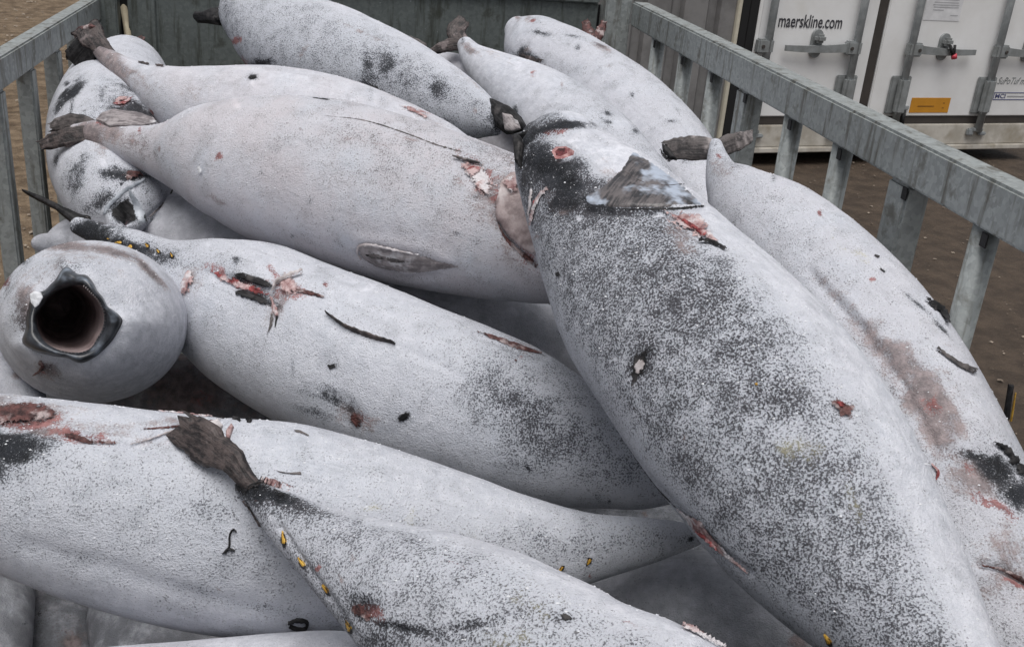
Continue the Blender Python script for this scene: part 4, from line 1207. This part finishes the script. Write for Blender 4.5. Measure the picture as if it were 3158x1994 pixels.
lobe('tail_fin', [(635, 1172, 1.60), (585, 1132, 1.598), (545, 1085, 1.61), (505, 1055, 1.63), (462, 1030, 1.65), (428, 1014, 1.665)], [14, 20, 32, 42, 46, 40], FIN, f.root, 0.040, 9, 0.22, cut=1.6)
f.blob('keel', [(585, 1085), (610, 1093), (622, 1104), (650, 1102), (664, 1123), (682, 1145), (712, 1168), (700, 1172), (660, 1150), (628, 1132), (598, 1112)], PINK, 0.010, 0.04)
f.blob('dark_patch', [(545, 1100), (575, 1092), (600, 1109), (630, 1129), (662, 1150), (710, 1174), (708, 1182), (660, 1178), (620, 1158), (590, 1160), (563, 1168), (548, 1150)], BLACK, 0.004, 0.04)
slab('torn_skin', [(490, 990, 1.66), (512, 985, 1.66), (525, 1000, 1.66), (520, 1012, 1.66), (500, 1006, 1.65)], PALE, f.root, 0.01)
slab('torn_skin', [(532, 1012, 1.65), (545, 995, 1.65), (549, 1003, 1.65), (540, 1030, 1.64), (533, 1030, 1.64)], PINK, f.root, 0.01)
finlets(f, [(666, 1262, 20, 8, 78), (708, 1320, 17, 7.5, 55), (764, 1382, 16, 6, 55), (818, 1470, 17, 8, 65)])
f.strip('tail_edge', [(575, 1175), (605, 1225), (632, 1275)], [2, 4, 2], FIN, 0.004)
f.blob('dried_blood', [(822, 1415), (850, 1405), (880, 1425), (885, 1455), (860, 1465), (835, 1450), (822, 1435)], DKFLESH, 0.004, .15, 5)
f.blob('dark_scab', [(1305, 1445), (1330, 1440), (1350, 1455), (1330, 1462)], BLACK, .002, .2, 3)
f.strip('skin_shred', [(1600, 1475), (1650, 1492), (1712, 1508)], [3, 6, 5], PINK, .008, jit=.3)

# --- fish at the back, blunt mouth pointing right
f = Fish('back', 'speckled tuna at the back against the end panel, open mouth pointing right', [
    (578, -14, 520, 8, 3.66), (602, 2, 520, 55, 3.60), (680, 4, 545, 118, 3.53), (770, 14, 600, 185, 3.46), (860, 38, 690, 232, 3.39),
    (950, 78, 800, 265, 3.33), (1030, 125, 900, 297, 3.28), (1100, 175, 1000, 318, 3.23), (1155, 222, 1085, 325, 3.19), (1192, 262, 1150, 316, 3.16)],
    cap1=0.02, nu=180, nv=120, speck=across(0.66, 0.12, 0.12, 0.05), warm=0.08, seed=7,
    stains=[('d', 865, 150, 14, 28, 0, 0.8), ('d', 905, 150, 24, 32, 0, 0.75), ('d', 872, 180, 25, 20, 0, 0.7), ('d', 870, 205, 22, 14, 20, 1.1), ('d', 1030, 215, 28, 22, 35, 0.75), ('d', 960, 190, 40, 25, 0, 0.4),
            ('d', 610, 152, 30, 12, 0, 1.1), ('r', 568, 150, 10, 18, -20, 0.8), ('b', 850, 75, 60, 6, 25, 0.6), ('b', 715, 125, 8, 35, 25, 0.5), ('b', 1100, 190, 60, 12, 40, 0.4), ('d', 1165, 290, 18, 26, -20, 0.8), ('s', 520, 40, 30, 40, 0, .3)])
slab('tail_fin', [(458, 42, 3.66), (468, 34, 3.66), (500, 30, 3.64), (528, 22, 3.63), (532, 45, 3.6), (515, 56, 3.6), (490, 52, 3.63), (460, 50, 3.66)], BLACK, f.root, 0.05, 0.003)
slab('keel', [(515, -8, 3.68), (528, -10, 3.68), (532, 20, 3.64), (520, 18, 3.64)], FIN, f.root, 0.03)
finlets(f, [(518, 72, 6, 3, 60), (522, 85, 6, 3, 60), (527, 98, 6, 3, 65)])
lips = slab('jaw', [(1158, 236, 3.17), (1172, 240, 3.15), (1200, 252, 3.12), (1222, 272, 3.09), (1233, 292, 3.08), (1230, 303, 3.08), (1205, 311, 3.09), (1186, 313, 3.10), (1172, 302, 3.12), (1160, 275, 3.15)], BLACK, f.root, 0.05, 0.002)
slab('mouth_lining', [(1181, 266, 3.09), (1202, 271, 3.08), (1218, 285, 3.07), (1224, 302, 3.06), (1203, 308, 3.065), (1188, 306, 3.075), (1184, 288, 3.085)], FINPALE, f.root, 0.02, 0.002)
f.blob('dark_hole', [(858, 200), (872, 196), (892, 202), (896, 218), (880, 216), (862, 208)], BLACK, 0.003, .06, 3)

# --- fish with the hacked-off black tail
f = Fish('hacked', 'smooth white tuna, hacked black tail raised near the left rail', [
    (226, 88, 206, 100, 3.19), (244, 105, 218, 124, 3.17), (270, 122, 238, 150, 3.14), (302, 136, 268, 184, 3.1), (345, 152, 315, 225, 3.05), (420, 163, 375, 285, 2.99), (520, 162, 450, 345, 2.95),
    (620, 158, 550, 390, 2.93), (720, 167, 650, 420, 2.9), (820, 190, 760, 440, 2.88), (920, 228, 870, 455, 2.85), (1010, 268, 970, 460, 2.82), (1080, 310, 1060, 450, 2.8), (1130, 350, 1120, 420, 2.78)],
    nu=200, nv=120, speck=0.26, warm=0.28, seed=8,
    stains=[('b', 230, 110, 50, 40, 40, 1.3), ('d', 225, 115, 40, 20, 45, 0.7), ('b', 275, 155, 55, 26, 40, 1.0), ('b', 330, 185, 45, 20, 40, 0.5), ('s', 350, 220, 60, 30, 40, 0.3), ('d', 300, 200, 40, 6, 42, 0.6), ('d', 593, 183, 14, 8, -20, 0.9), ('r', 980, 262, 60, 5, 22, 0.5), ('b', 450, 230, 60, 30, 0, 0.3), ('b', 1000, 280, 50, 8, 25, 0.6)])
lobe('tail_fin', [(244, 118, 3.16), (222, 112, 3.17), (200, 125, 3.185), (180, 150, 3.20)], [18, 30, 40, 34], BLACK, f.root, 0.05, 3, 0.12)
lobe('tail_fin', [(268, 142, 3.13), (236, 108, 3.155), (216, 84, 3.165), (203, 62, 3.18)], [16, 21, 30, 34], FIN, f.root, 0.05, 4, 0.14)
slab('cut_edge', [(172, 78, 3.20), (190, 63, 3.19), (215, 57, 3.17), (230, 64, 3.165), (214, 68, 3.165), (192, 76, 3.18), (178, 92, 3.2)], DKFLESH, f.root, 0.02, 0.01)
f.strip('torn_edge', [(325, 148), (345, 150), (352, 154)], [2, 4, 2], FIN, 0.006)
f.strip('torn_edge', [(365, 154), (385, 156)], [2, 3], FIN, 0.005)
f.blob('dark_scab', [(580, 186), (590, 177), (607, 178), (604, 187), (590, 190)], BLACK, 0.004, .15, 3)
f.blob('wound', [(930, 245), (965, 250), (1010, 275), (1000, 282), (960, 265)], PINK, 0.003, .1, 3)

# --- gaping fish by the left rail
f = Fish('gaping', 'stained tuna by the left rail, half open dark mouth, red torn cheek', [
    (298, 100, 324, 102, 3.85), (270, 120, 345, 122, 3.75), (215, 155, 380, 160, 3.6), (165, 205, 405, 210, 3.43), (130, 270, 425, 275, 3.25),
    (116, 345, 435, 345, 3.07), (125, 415, 432, 410, 2.92), (160, 478, 418, 458, 2.8), (210, 515, 385, 492, 2.72), (250, 532, 340, 512, 2.68)],
    nu=210, nv=190, speck=0.34, warm=0.1, seed=9, cap1=0.04, dgain=1.35,
    carve=[(292, 495, 34, 26, 20, 0.05), (285, 238, 26, 10, -10, 0.006)], groove=[([(345, 424), (300, 440), (262, 472), (244, 505)], 7, -0.008), ([(302, 440), (325, 480), (334, 525)], 9, -0.012), ([(405, 445), (392, 470), (370, 492), (350, 510)], 6, 0.006), ([(240, 190), (236, 230), (246, 290)], 6, 0.006)],
    stains=[('d', 170, 215, 45, 12, -42, 1.0), ('d', 140, 245, 30, 10, -55, 0.8), ('d', 168, 248, 5, 30, 10, 0.7), ('d', 160, 195, 10, 6, -30, .8), ('d', 240, 215, 6, 40, 0, 0.5), ('d', 275, 195, 40, 8, 10, 0.45),
            ('d', 320, 250, 70, 30, 20, 0.85), ('d', 300, 265, 60, 20, 15, 0.8), ('r', 290, 236, 25, 10, -10, 0.8), ('b', 330, 265, 60, 30, 20, 0.8), ('d', 180, 420, 30, 45, 15, 0.6), ('d', 190, 400, 20, 40, 10, 0.6), ('d', 200, 370, 20, 12, 0, .5),
            ('d', 215, 500, 20, 25, 0, 0.8), ('b', 260, 350, 50, 18, 0, 0.6), ('d', 160, 300, 40, 25, -20, 0.4), ('s', 220, 440, 80, 60, 0, 0.2), ('d', 300, 412, 60, 16, 5, 0.9), ('d', 292, 495, 34, 28, 20, 1.2), ('d', 250, 470, 40, 16, -45, 0.8), ('d', 345, 470, 20, 50, -15, 0.5), ('d', 330, 510, 25, 20, 0, 0.8), ('d', 230, 260, 40, 30, 0, .35), ('d', 395, 435, 14, 40, 25, 0.4), ('d', 128, 375, 7, 30, 8, .6)])
lobe('tail_fin', [(311, 108, 3.82), (300, 104, 3.83), (282, 104, 3.84), (258, 104, 3.85)], [7, 8, 7, 4], DKFLESH, f.root, 0.035, 12, 0.2)
lobe('tail_fin', [(311, 106, 3.82), (322, 102, 3.84), (330, 96, 3.86), (336, 88, 3.87)], [7, 12, 10, 5], DKFLESH, f.root, 0.035, 13, 0.2)
f.blob('torn_cheek', [(262, 238), (280, 226), (305, 226), (312, 232), (290, 242), (272, 248)], PINK, 0.006, .1, 4)
f.strip('torn_cheek', [(265, 248), (290, 244), (312, 232)], [2, 5, 2], FLESH, 0.008)
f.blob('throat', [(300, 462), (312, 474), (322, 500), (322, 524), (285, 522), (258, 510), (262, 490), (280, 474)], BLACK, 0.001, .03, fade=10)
f.strip('lower_jaw', [(303, 446), (318, 474), (328, 500), (334, 526)], [4, 9, 12, 10], JAW, 0.003)
f.strip('upper_jaw', [(340, 421), (318, 434), (296, 446), (272, 466), (252, 488), (243, 508)], [3, 6, 6, 6, 6, 4], JAW, 0.003)
f.blob('torn_lip', [(285, 410), (300, 400), (330, 402), (344, 418), (322, 424), (298, 428)], DKFLESH, 0.006, .10)
f.strip('gill_slit', [(405, 445), (392, 470), (370, 492), (350, 510)], [2, 3, 3, 2], FINGREY, 0.003)

# --- fish with its head hidden behind the speckled one
f = Fish('back_right', 'white tuna towards the rear right, brown tail stub standing up', [
    (1108, 92, 1078, 118, 3.72), (1132, 110, 1086, 148, 3.66), (1190, 135, 1105, 192, 3.57), (1270, 168, 1140, 245, 3.47), (1360, 210, 1190, 305, 3.35),
    (1440, 258, 1255, 372, 3.22), (1510, 315, 1330, 430, 3.08), (1565, 380, 1410, 470, 2.95), (1605, 440, 1480, 500, 2.85), (1640, 490, 1560, 520, 2.76)],
    nu=190, nv=120, speck=lambda t, c, px: 0.2 + 0.38 * np.clip((px[:, 0] - 1220) / 200, 0, 1), warm=0.1, seed=10,
    stains=[('b', 1105, 115, 30, 14, 40, 0.9), ('b', 1160, 130, 40, 10, 30, 0.4), ('d', 1430, 262, 12, 5, 20, 0.9), ('d', 1432, 285, 14, 6, 20, 0.9), ('d', 1500, 305, 18, 7, -20, 0.9), ('d', 1480, 270, 22, 4, 35, 0.8),
            ('d', 1560, 360, 8, 25, -30, 0.9), ('d', 1610, 445, 18, 40, -35, 0.8), ('w', 1465, 290, 25, 14, 0, .4), ('b', 1180, 100, 20, 6, 30, .5)])
lobe('tail_fin', [(1105, 112, 3.71), (1082, 96, 3.73), (1072, 75, 3.75), (1090, 48, 3.77)], [12, 20, 22, 16], FIN, f.root, 0.045, 7, 0.12)
lobe('tail_fin', [(1100, 108, 3.72), (1070, 104, 3.73), (1038, 112, 3.74), (1004, 127, 3.75)], [12, 16, 13, 5], FIN, f.root, 0.04, 8, 0.14)
f.strip('torn_fin', [(1550, 352), (1562, 368), (1572, 382)], [3, 4, 3], BLACK, .012)

f = Fish('far_right', 'blunt white tuna by the rear right corner, dark notch near its rounded end', [
    (1228, 40, 1196, 92, 3.95), (1285, 46, 1196, 142, 3.9), (1350, 72, 1228, 195, 3.82), (1430, 112, 1290, 250, 3.72), (1510, 165, 1350, 310, 3.6),
    (1590, 230, 1420, 385, 3.47), (1645, 290, 1490, 445, 3.35), (1683, 350, 1540, 495, 3.23), (1695, 415, 1590, 520, 3.12), (1700, 480, 1630, 540, 3.02), (1695, 530, 1665, 550, 2.93)],
    cap0=0.03, nu=190, nv=120, speck=across(0.22, 0.48, 0.45, 0.15), warm=0.14, seed=12,
    stains=[('d', 1270, 76, 26, 8, 5, 0.9), ('d', 1240, 133, 40, 12, 12, 1.1), ('d', 1228, 125, 14, 22, 0, 0.9), ('b', 1250, 148, 40, 8, 10, 0.9), ('d', 1350, 85, 35, 5, 15, 0.6), ('b', 1415, 112, 30, 7, 25, 0.9), ('d', 1410, 108, 20, 5, 25, 0.8), ('s', 1330, 160, 50, 30, 0, .3)])
f.blob('torn_skin', [(1212, 128), (1228, 122), (1285, 140), (1270, 152), (1240, 152)], FIN, .005, .12, 4)
finlets(f, [(1236, 152, 7, 4, 10)])

f = Fish('corner', 'fish showing only a dark red brown tail by the corner post', [
    (1383, 95, 1405, 96, 4.12), (1375, 115, 1412, 118, 4.08), (1345, 170, 1425, 180, 4.05), (1310, 260, 1430, 275, 4.0), (1300, 370, 1430, 380, 3.95), (1310, 470, 1420, 480, 3.85)],
    nu=80, nv=60, seed=13, speck=0.3)
lobe('tail_fin', [(1395, 108, 4.11), (1392, 92, 4.12), (1382, 72, 4.13), (1376, 50, 4.15)], [8, 14, 13, 8], DKFLESH, f.root, 0.04, 10, 0.2)
lobe('tail_fin', [(1396, 106, 4.11), (1402, 90, 4.12), (1412, 72, 4.13), (1420, 52, 4.14)], [8, 12, 11, 6], DKFLESH, f.root, 0.04, 11, 0.2)

f = Fish('peeking', 'pale fish peeking out under the forked tail stub, torn grey fin behind it', [
    (1010, 135, 1006, 165, 3.92), (1048, 122, 1030, 195, 3.88), (1100, 130, 1060, 240, 3.83), (1160, 180, 1090, 310, 3.75), (1230, 250, 1130, 380, 3.65), (1310, 330, 1200, 450, 3.5), (1370, 410, 1290, 500, 3.35)],
    nu=90, nv=70, seed=14, speck=0.15, warm=0.35)
slab('tail_fin', [(963, 84, 3.9), (980, 92, 3.9), (1003, 104, 3.9), (1002, 128, 3.88), (985, 112, 3.89), (966, 100, 3.9)], FINGREY, f.root, 0.02)

# --- fish under the top layer; gap shade is coloured into the deep ones
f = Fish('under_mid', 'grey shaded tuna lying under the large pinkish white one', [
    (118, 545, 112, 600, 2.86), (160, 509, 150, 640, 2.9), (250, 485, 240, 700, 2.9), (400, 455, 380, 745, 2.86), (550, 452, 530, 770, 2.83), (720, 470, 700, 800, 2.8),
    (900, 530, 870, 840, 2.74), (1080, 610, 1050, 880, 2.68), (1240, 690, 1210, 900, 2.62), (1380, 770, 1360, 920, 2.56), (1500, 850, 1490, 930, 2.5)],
    nu=150, nv=100, gap_shade=0.35, seed=15, speck=0.18, warm=0.15, cap0=0.05)
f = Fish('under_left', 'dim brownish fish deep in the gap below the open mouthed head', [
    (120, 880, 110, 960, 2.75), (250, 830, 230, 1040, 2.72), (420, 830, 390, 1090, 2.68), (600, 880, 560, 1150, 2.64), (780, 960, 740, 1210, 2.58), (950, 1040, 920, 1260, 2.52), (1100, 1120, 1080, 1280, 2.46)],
    nu=120, nv=90, gap_shade=0.90, seed=16, speck=0.3, warm=0.5, stains=[('b', 450, 900, 180, 120, 0, 0.9), ('r', 480, 930, 40, 25, 0, .5)])  # dark skin and brown wash stand in for the gap's shadow
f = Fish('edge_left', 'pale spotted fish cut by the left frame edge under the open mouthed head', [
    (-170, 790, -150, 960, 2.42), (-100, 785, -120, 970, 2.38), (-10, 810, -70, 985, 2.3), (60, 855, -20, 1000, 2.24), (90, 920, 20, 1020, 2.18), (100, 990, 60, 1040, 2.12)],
    nu=90, nv=80, gap_shade=0.20, seed=17, speck=0.25, stains=[('b', 45, 882, 20, 12, 30, 1.0), ('d', 70, 900, 12, 30, 10, .6)])
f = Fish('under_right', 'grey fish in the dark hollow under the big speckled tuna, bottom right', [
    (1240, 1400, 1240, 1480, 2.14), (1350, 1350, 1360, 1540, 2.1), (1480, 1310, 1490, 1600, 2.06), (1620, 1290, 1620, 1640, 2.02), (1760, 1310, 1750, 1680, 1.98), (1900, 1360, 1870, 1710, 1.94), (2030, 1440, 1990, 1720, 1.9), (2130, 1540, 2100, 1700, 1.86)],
    nu=130, nv=100, gap_shade=0.4, seed=18, speck=0.16, warm=0.05, stains=[('b', 1880, 1505, 30, 25, 30, 0.9)])
f = Fish('slit', 'added shade-dark filler fish in the slit between the long tuna and the huge grey one', [
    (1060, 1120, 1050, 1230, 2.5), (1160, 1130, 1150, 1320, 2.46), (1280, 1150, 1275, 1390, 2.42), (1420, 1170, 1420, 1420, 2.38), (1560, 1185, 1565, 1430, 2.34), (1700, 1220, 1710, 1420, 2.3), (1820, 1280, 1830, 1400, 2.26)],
    nu=90, nv=70, gap_shade=0.95, seed=33, speck=0.5)  # filler put in and coloured almost black so the slit looks shaded
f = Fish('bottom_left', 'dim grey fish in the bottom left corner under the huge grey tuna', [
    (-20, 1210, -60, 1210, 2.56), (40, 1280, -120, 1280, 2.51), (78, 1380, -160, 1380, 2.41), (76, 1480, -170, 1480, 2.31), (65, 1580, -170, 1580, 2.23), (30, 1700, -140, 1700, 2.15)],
    nu=90, nv=80, gap_shade=0.70, seed=19, speck=0.12)
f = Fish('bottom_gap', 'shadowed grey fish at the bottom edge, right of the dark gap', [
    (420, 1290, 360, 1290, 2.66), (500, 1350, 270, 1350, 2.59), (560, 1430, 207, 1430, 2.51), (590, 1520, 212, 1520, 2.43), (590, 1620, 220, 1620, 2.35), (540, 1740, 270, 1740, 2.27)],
    nu=100, nv=90, gap_shade=0.80, seed=20, speck=0.1)
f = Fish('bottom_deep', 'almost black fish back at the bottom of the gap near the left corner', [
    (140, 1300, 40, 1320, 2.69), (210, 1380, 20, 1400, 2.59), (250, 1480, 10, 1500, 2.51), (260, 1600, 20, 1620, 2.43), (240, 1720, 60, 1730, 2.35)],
    nu=80, nv=70, gap_shade=0.95, seed=21, speck=0.4, warm=.4, stains=[('b', 170, 1500, 30, 30, 0, 1.0), ('d', 90, 1440, 10, 10, 0, .8)])
f = Fish('bottom_white', 'white back of a fish just showing at the bottom edge left of the front fish', [
    (-330, 1760, -330, 1840, 1.5), (-200, 1590, -200, 1930, 1.53), (0, 1545, 0, 1990, 1.56), (180, 1532, 180, 2000, 1.58), (340, 1522, 345, 1990, 1.60), (500, 1510, 490, 1960, 1.61), (640, 1500, 635, 1930, 1.62), (780, 1496, 780, 1920, 1.62), (900, 1510, 905, 1900, 1.62), (1010, 1540, 1020, 1860, 1.62), (1100, 1590, 1110, 1800, 1.62)],
    nu=120, nv=100, seed=22, speck=0.2)

f = Fish('near', 'added unseen light-blocking tuna against the front rail below the lower edge of the picture', [  # added out of view to keep skylight out of the lower left gap
    (-620, 1760, -560, 1960, 1.2), (-400, 1570, -380, 2060, 1.18), (-100, 1542, -90, 2120, 1.16), (200, 1542, 200, 2140, 1.14), (450, 1590, 450, 2140, 1.12), (700, 1720, 700, 2150, 1.10), (950, 1820, 940, 2120, 1.08), (1120, 1920, 1110, 2060, 1.06)],
    nu=90, nv=70, seed=31, speck=0.3)
# --- the fish with the round open mouth facing the camera
mcx, mcy = 165.0, 735.0
crop = lambda x, y: (x / 2.763 / K, (700 + y / 2.763) / K)
OUT = [crop(*p) for p in [(560, 300), (650, 400), (740, 395), (830, 540), (920, 680), (1065, 790), (1010, 900), (900, 1040), (800, 1120), (690, 1170), (570, 1110), (400, 1090), (280, 1060), (150, 975), (215, 900), (235, 700), (262, 570), (380, 545), (480, 440)]]
INN = [crop(*p) for p in [(330, 760), (400, 650), (470, 570), (560, 530), (690, 505), (760, 570), (850, 680), (872, 760), (860, 850), (810, 940), (770, 1010), (700, 1045), (560, 1040), (400, 970), (340, 880)]]


def polar(poly, th, smooth=3):
    P_ = np.array(poly) - [mcx, mcy]
    a = np.arctan2(P_[:, 1], P_[:, 0]); r = np.hypot(P_[:, 0], P_[:, 1])
    o = np.argsort(a); a, r = a[o], r[o]
    v = np.interp(th, np.concatenate([a - 2 * math.pi, a, a + 2 * math.pi]), np.tile(r, 3))
    for _ in range(smooth):
        v = (np.roll(v, 1) + 2 * v + np.roll(v, -1)) / 4
    return v


f = Fish('mouth', 'tuna with its round open mouth facing the camera at the left', [
    (200, 800, 190, 850, 3.05), (205, 735, 190, 875, 2.85), (215, 640, 195, 905, 2.6), (220, 585, 208, 930, 2.4), (224, 568, 216, 944, 2.26), (220, 570, 218, 942, 2.16), (218, 585, 214, 925, 2.09)],
    cap0=0.02, cap1=0, nu=110, nv=160, k=1.12, speck=0.06, warm=0.08, seed=23, lump=0.003)
# rebuild the head end as a loft down to the lips
NV = 160
Pb = f.P.reshape(-1, NV, 3)
last = Pb[-1]
pl = proj(last)
tang = nrm(Pb[-1].mean(0) - Pb[-8].mean(0))
th = np.arctan2(pl[:, 1] - mcy, pl[:, 0] - mcx)
ro = polar(OUT, th, 4)
ri = polar(INN, th, 6) * 1.06
ro = ri + np.maximum(ro - ri, 6) * 0.92
lip_o = np.array([at(mcx + r_ * math.cos(a), mcy + r_ * math.sin(a), 1.955) for r_, a in zip(ro, th)])
rings_h = []
nh = 26
tp = nrm((Pb[-1] - Pb[-4]))
ln = np.linalg.norm(lip_o - last, axis=1)[:, None]
td = nrm(CAM - lip_o) * 0.25 + nrm(lip_o.mean(0) - lip_o) * 0.9
t0v, t1v = np.mean(nrm(Pb[-1] - Pb[-5]), axis=0) * 0 + nrm(Pb[-1] - Pb[-5]) * ln * 1.0, nrm(td) * ln * 0.55
for u in np.linspace(0, 1, nh):
    rings_h.append((2*u**3-3*u**2+1)*last + (u**3-2*u**2+u)*t0v + (-2*u**3+3*u**2)*lip_o + (u**3-u**2)*t1v)
HV = np.concatenate([Pb[:-1].reshape(-1, 3), np.concatenate(rings_h)])
nr = len(HV) // NV
bpy.data.objects.remove(f.body)
fc = grid_faces(nr, NV) + [tuple(range(NV))]
f.body = mk('body', HV, fc, SKIN, f.root)
f.bvh = BVHTree.FromPolygons([tuple(p) for p in HV.tolist()], fc)
f.P = HV
px = proj(HV)
stn = np.zeros((len(HV), 4)); stn[:, 3] = 1
frs = np.zeros((len(HV), 4)); frs[:, 3] = 1; frs[:, 0] = 0.05; frs[:, 1] = 0.06
for ch, x, y, rx, ry, rot, stg in [('b', 150, 578, 95, 14, 3, 1.1), ('d', 150, 576, 85, 10, 3, 0.6), ('b', 260, 592, 90, 12, 14, 1.0), ('d', 265, 590, 80, 8, 14, 0.6), ('b', 345, 632, 65, 10, 45, 1.0), ('d', 345, 630, 60, 7, 45, 0.7), ('d', 62, 605, 16, 32, 30, 0.8), ('d', 15, 665, 28, 45, 0, 0.7), ('r', 12, 660, 14, 20, 0, 0.8),
                                 ('d', 55, 740, 26, 55, -10, 0.8), ('b', 60, 710, 26, 55, 0, 1.0), ('s', 45, 760, 50, 80, 0, 0.3), ('s', 190, 610, 140, 40, 5, 0.3), ('d', 175, 635, 60, 14, -35, 0.45), ('d', 265, 700, 26, 60, -35, 0.4), ('b', 280, 640, 40, 10, 25, 0.35), ('d', 262, 790, 30, 10, -50, 0.35), ('d', 205, 835, 40, 14, -25, 0.7), ('b', 115, 868, 32, 20, 25, 0.9), ('d', 118, 862, 14, 10, 0, 0.8), ('d', 140, 885, 25, 9, 30, 0.5),
                                 ('b', 110, 640, 60, 30, -10, 0.35), ('s', 110, 640, 80, 40, 0, 0.3), ('b', 170, 600, 120, 20, 5, 0.45), ('d', 388, 720, 10, 6, 60, 0.6), ('s', 230, 780, 40, 20, 0, .3), ('r', 95, 878, 14, 8, -20, .6), ('d', 150, 625, 12, 30, -30, .5)]:
    cr, sr = math.cos(R(rot)), math.sin(R(rot))
    dx, dy = px[:, 0] - x, px[:, 1] - y
    q = ((dx * cr + dy * sr) / rx) ** 2 + ((-dx * sr + dy * cr) / ry) ** 2
    w_ = stg * np.exp(-(q ** 1.1) * 0.9) * (px[:, 2] < 2.22)
    if ch == 's': frs[:, 0] += w_
    elif ch == 'b': frs[:, 2] = np.maximum(frs[:, 2], w_)
    else: stn[:, 'drt'.index(ch)] = np.maximum(stn[:, 'drt'.index(ch)], w_)
f.body.data.color_attributes.new('stain', 'FLOAT_COLOR', 'POINT').data.foreach_set('color', stn.astype(np.float32).ravel())
f.body.data.color_attributes.new('frost', 'FLOAT_COLOR', 'POINT').data.foreach_set('color', frs.astype(np.float32).ravel())
f.body.data.attributes.new('along', 'FLOAT_VECTOR', 'POINT').data.foreach_set('vector', np.stack([np.repeat(np.arange(nr) * 0.012, NV) + 80, np.tile(np.linspace(0, 1.07, NV), nr), np.full(nr * NV, 3.0)], 1).astype(np.float32).ravel())
# lips
lv = []
for u, dep in [(0.0, 1.962), (0.08, 1.942), (0.3, 1.925), (0.6, 1.922), (0.85, 1.93), (1.0, 1.945), (1.03, 1.965)]:
    for r0_, r1_, a in zip(ro, ri, th):
        r_ = r0_ + (r1_ - r0_) * u
        sag = 0.018 * math.cos(2 * (a - 0.7)) * (0.4 + 0.6 * u)
        lv.append(at(mcx + r_ * math.cos(a), mcy + r_ * math.sin(a), dep + sag))
f_l = mk('lips', lv, grid_faces(7, NV), LIP, f.root)
cv = []
for fr_, dep in [(1.0, 1.955), (0.95, 1.985), (0.88, 2.03), (0.80, 2.09), (0.70, 2.16), (0.58, 2.24), (0.42, 2.32), (0.22, 2.37), (0.02, 2.385)]:
    for r1_, a in zip(ri, th):
        sag = 0.018 * math.cos(2 * (a - 0.7)) * (1 if dep < 1.96 else 0)
        cv.append(at(mcx - 70 * min(0.35, dep - 1.955) + r1_ * fr_ * dep / 1.95 * math.cos(a), mcy - 60 * min(0.35, dep - 1.955) + r1_ * fr_ * dep / 1.95 * math.sin(a), dep + sag))
mk('mouth_cavity', cv, grid_faces(9, NV), CAVITY, f.root)
# teeth along the jaw
for k_ in range(34):
    a = -1.1 + 2.9 * k_ / 33
    j = int(np.argmin(np.abs((th - a + math.pi) % (2 * math.pi) - math.pi)))
    r_ = ri[j] * 1.045
    sag = 0.018 * math.cos(2 * (a - 0.7))
    tube('tooth', at(mcx + r_ * math.cos(a), mcy + r_ * math.sin(a), 1.937 + sag), at(mcx + (r_ - 4) * math.cos(a), mcy + (r_ - 4) * math.sin(a), 1.925 + sag), 0.0011, PALE, f_l, 5, 0.0003)
c5 = crop
slab('frost_lump', [(*c5(*p), 1.915) for p in [(255, 570), (300, 545), (350, 560), (365, 600), (330, 660), (300, 685), (265, 640)]], FROSTLUMP, f.root, 0.006, 0.0015)
f.strip('torn_skin', [c5(*p) for p in [(340, 1130), (370, 1180), (330, 1230), (295, 1245)]], [6, 8, 4, 1], DKFLESH, 0.006)

for i_, (key_, cnt_) in enumerate([('center', 2600), ('right', 1500), ('white', 1800), ('middle', 2000), ('low_left', 2400), ('front', 1800), ('back', 900), ('hacked', 900), ('back_right', 700), ('far_right', 700), ('mouth', 700), ('gaping', 600)]):
    ALL[key_].crumbs(cnt_, i_)
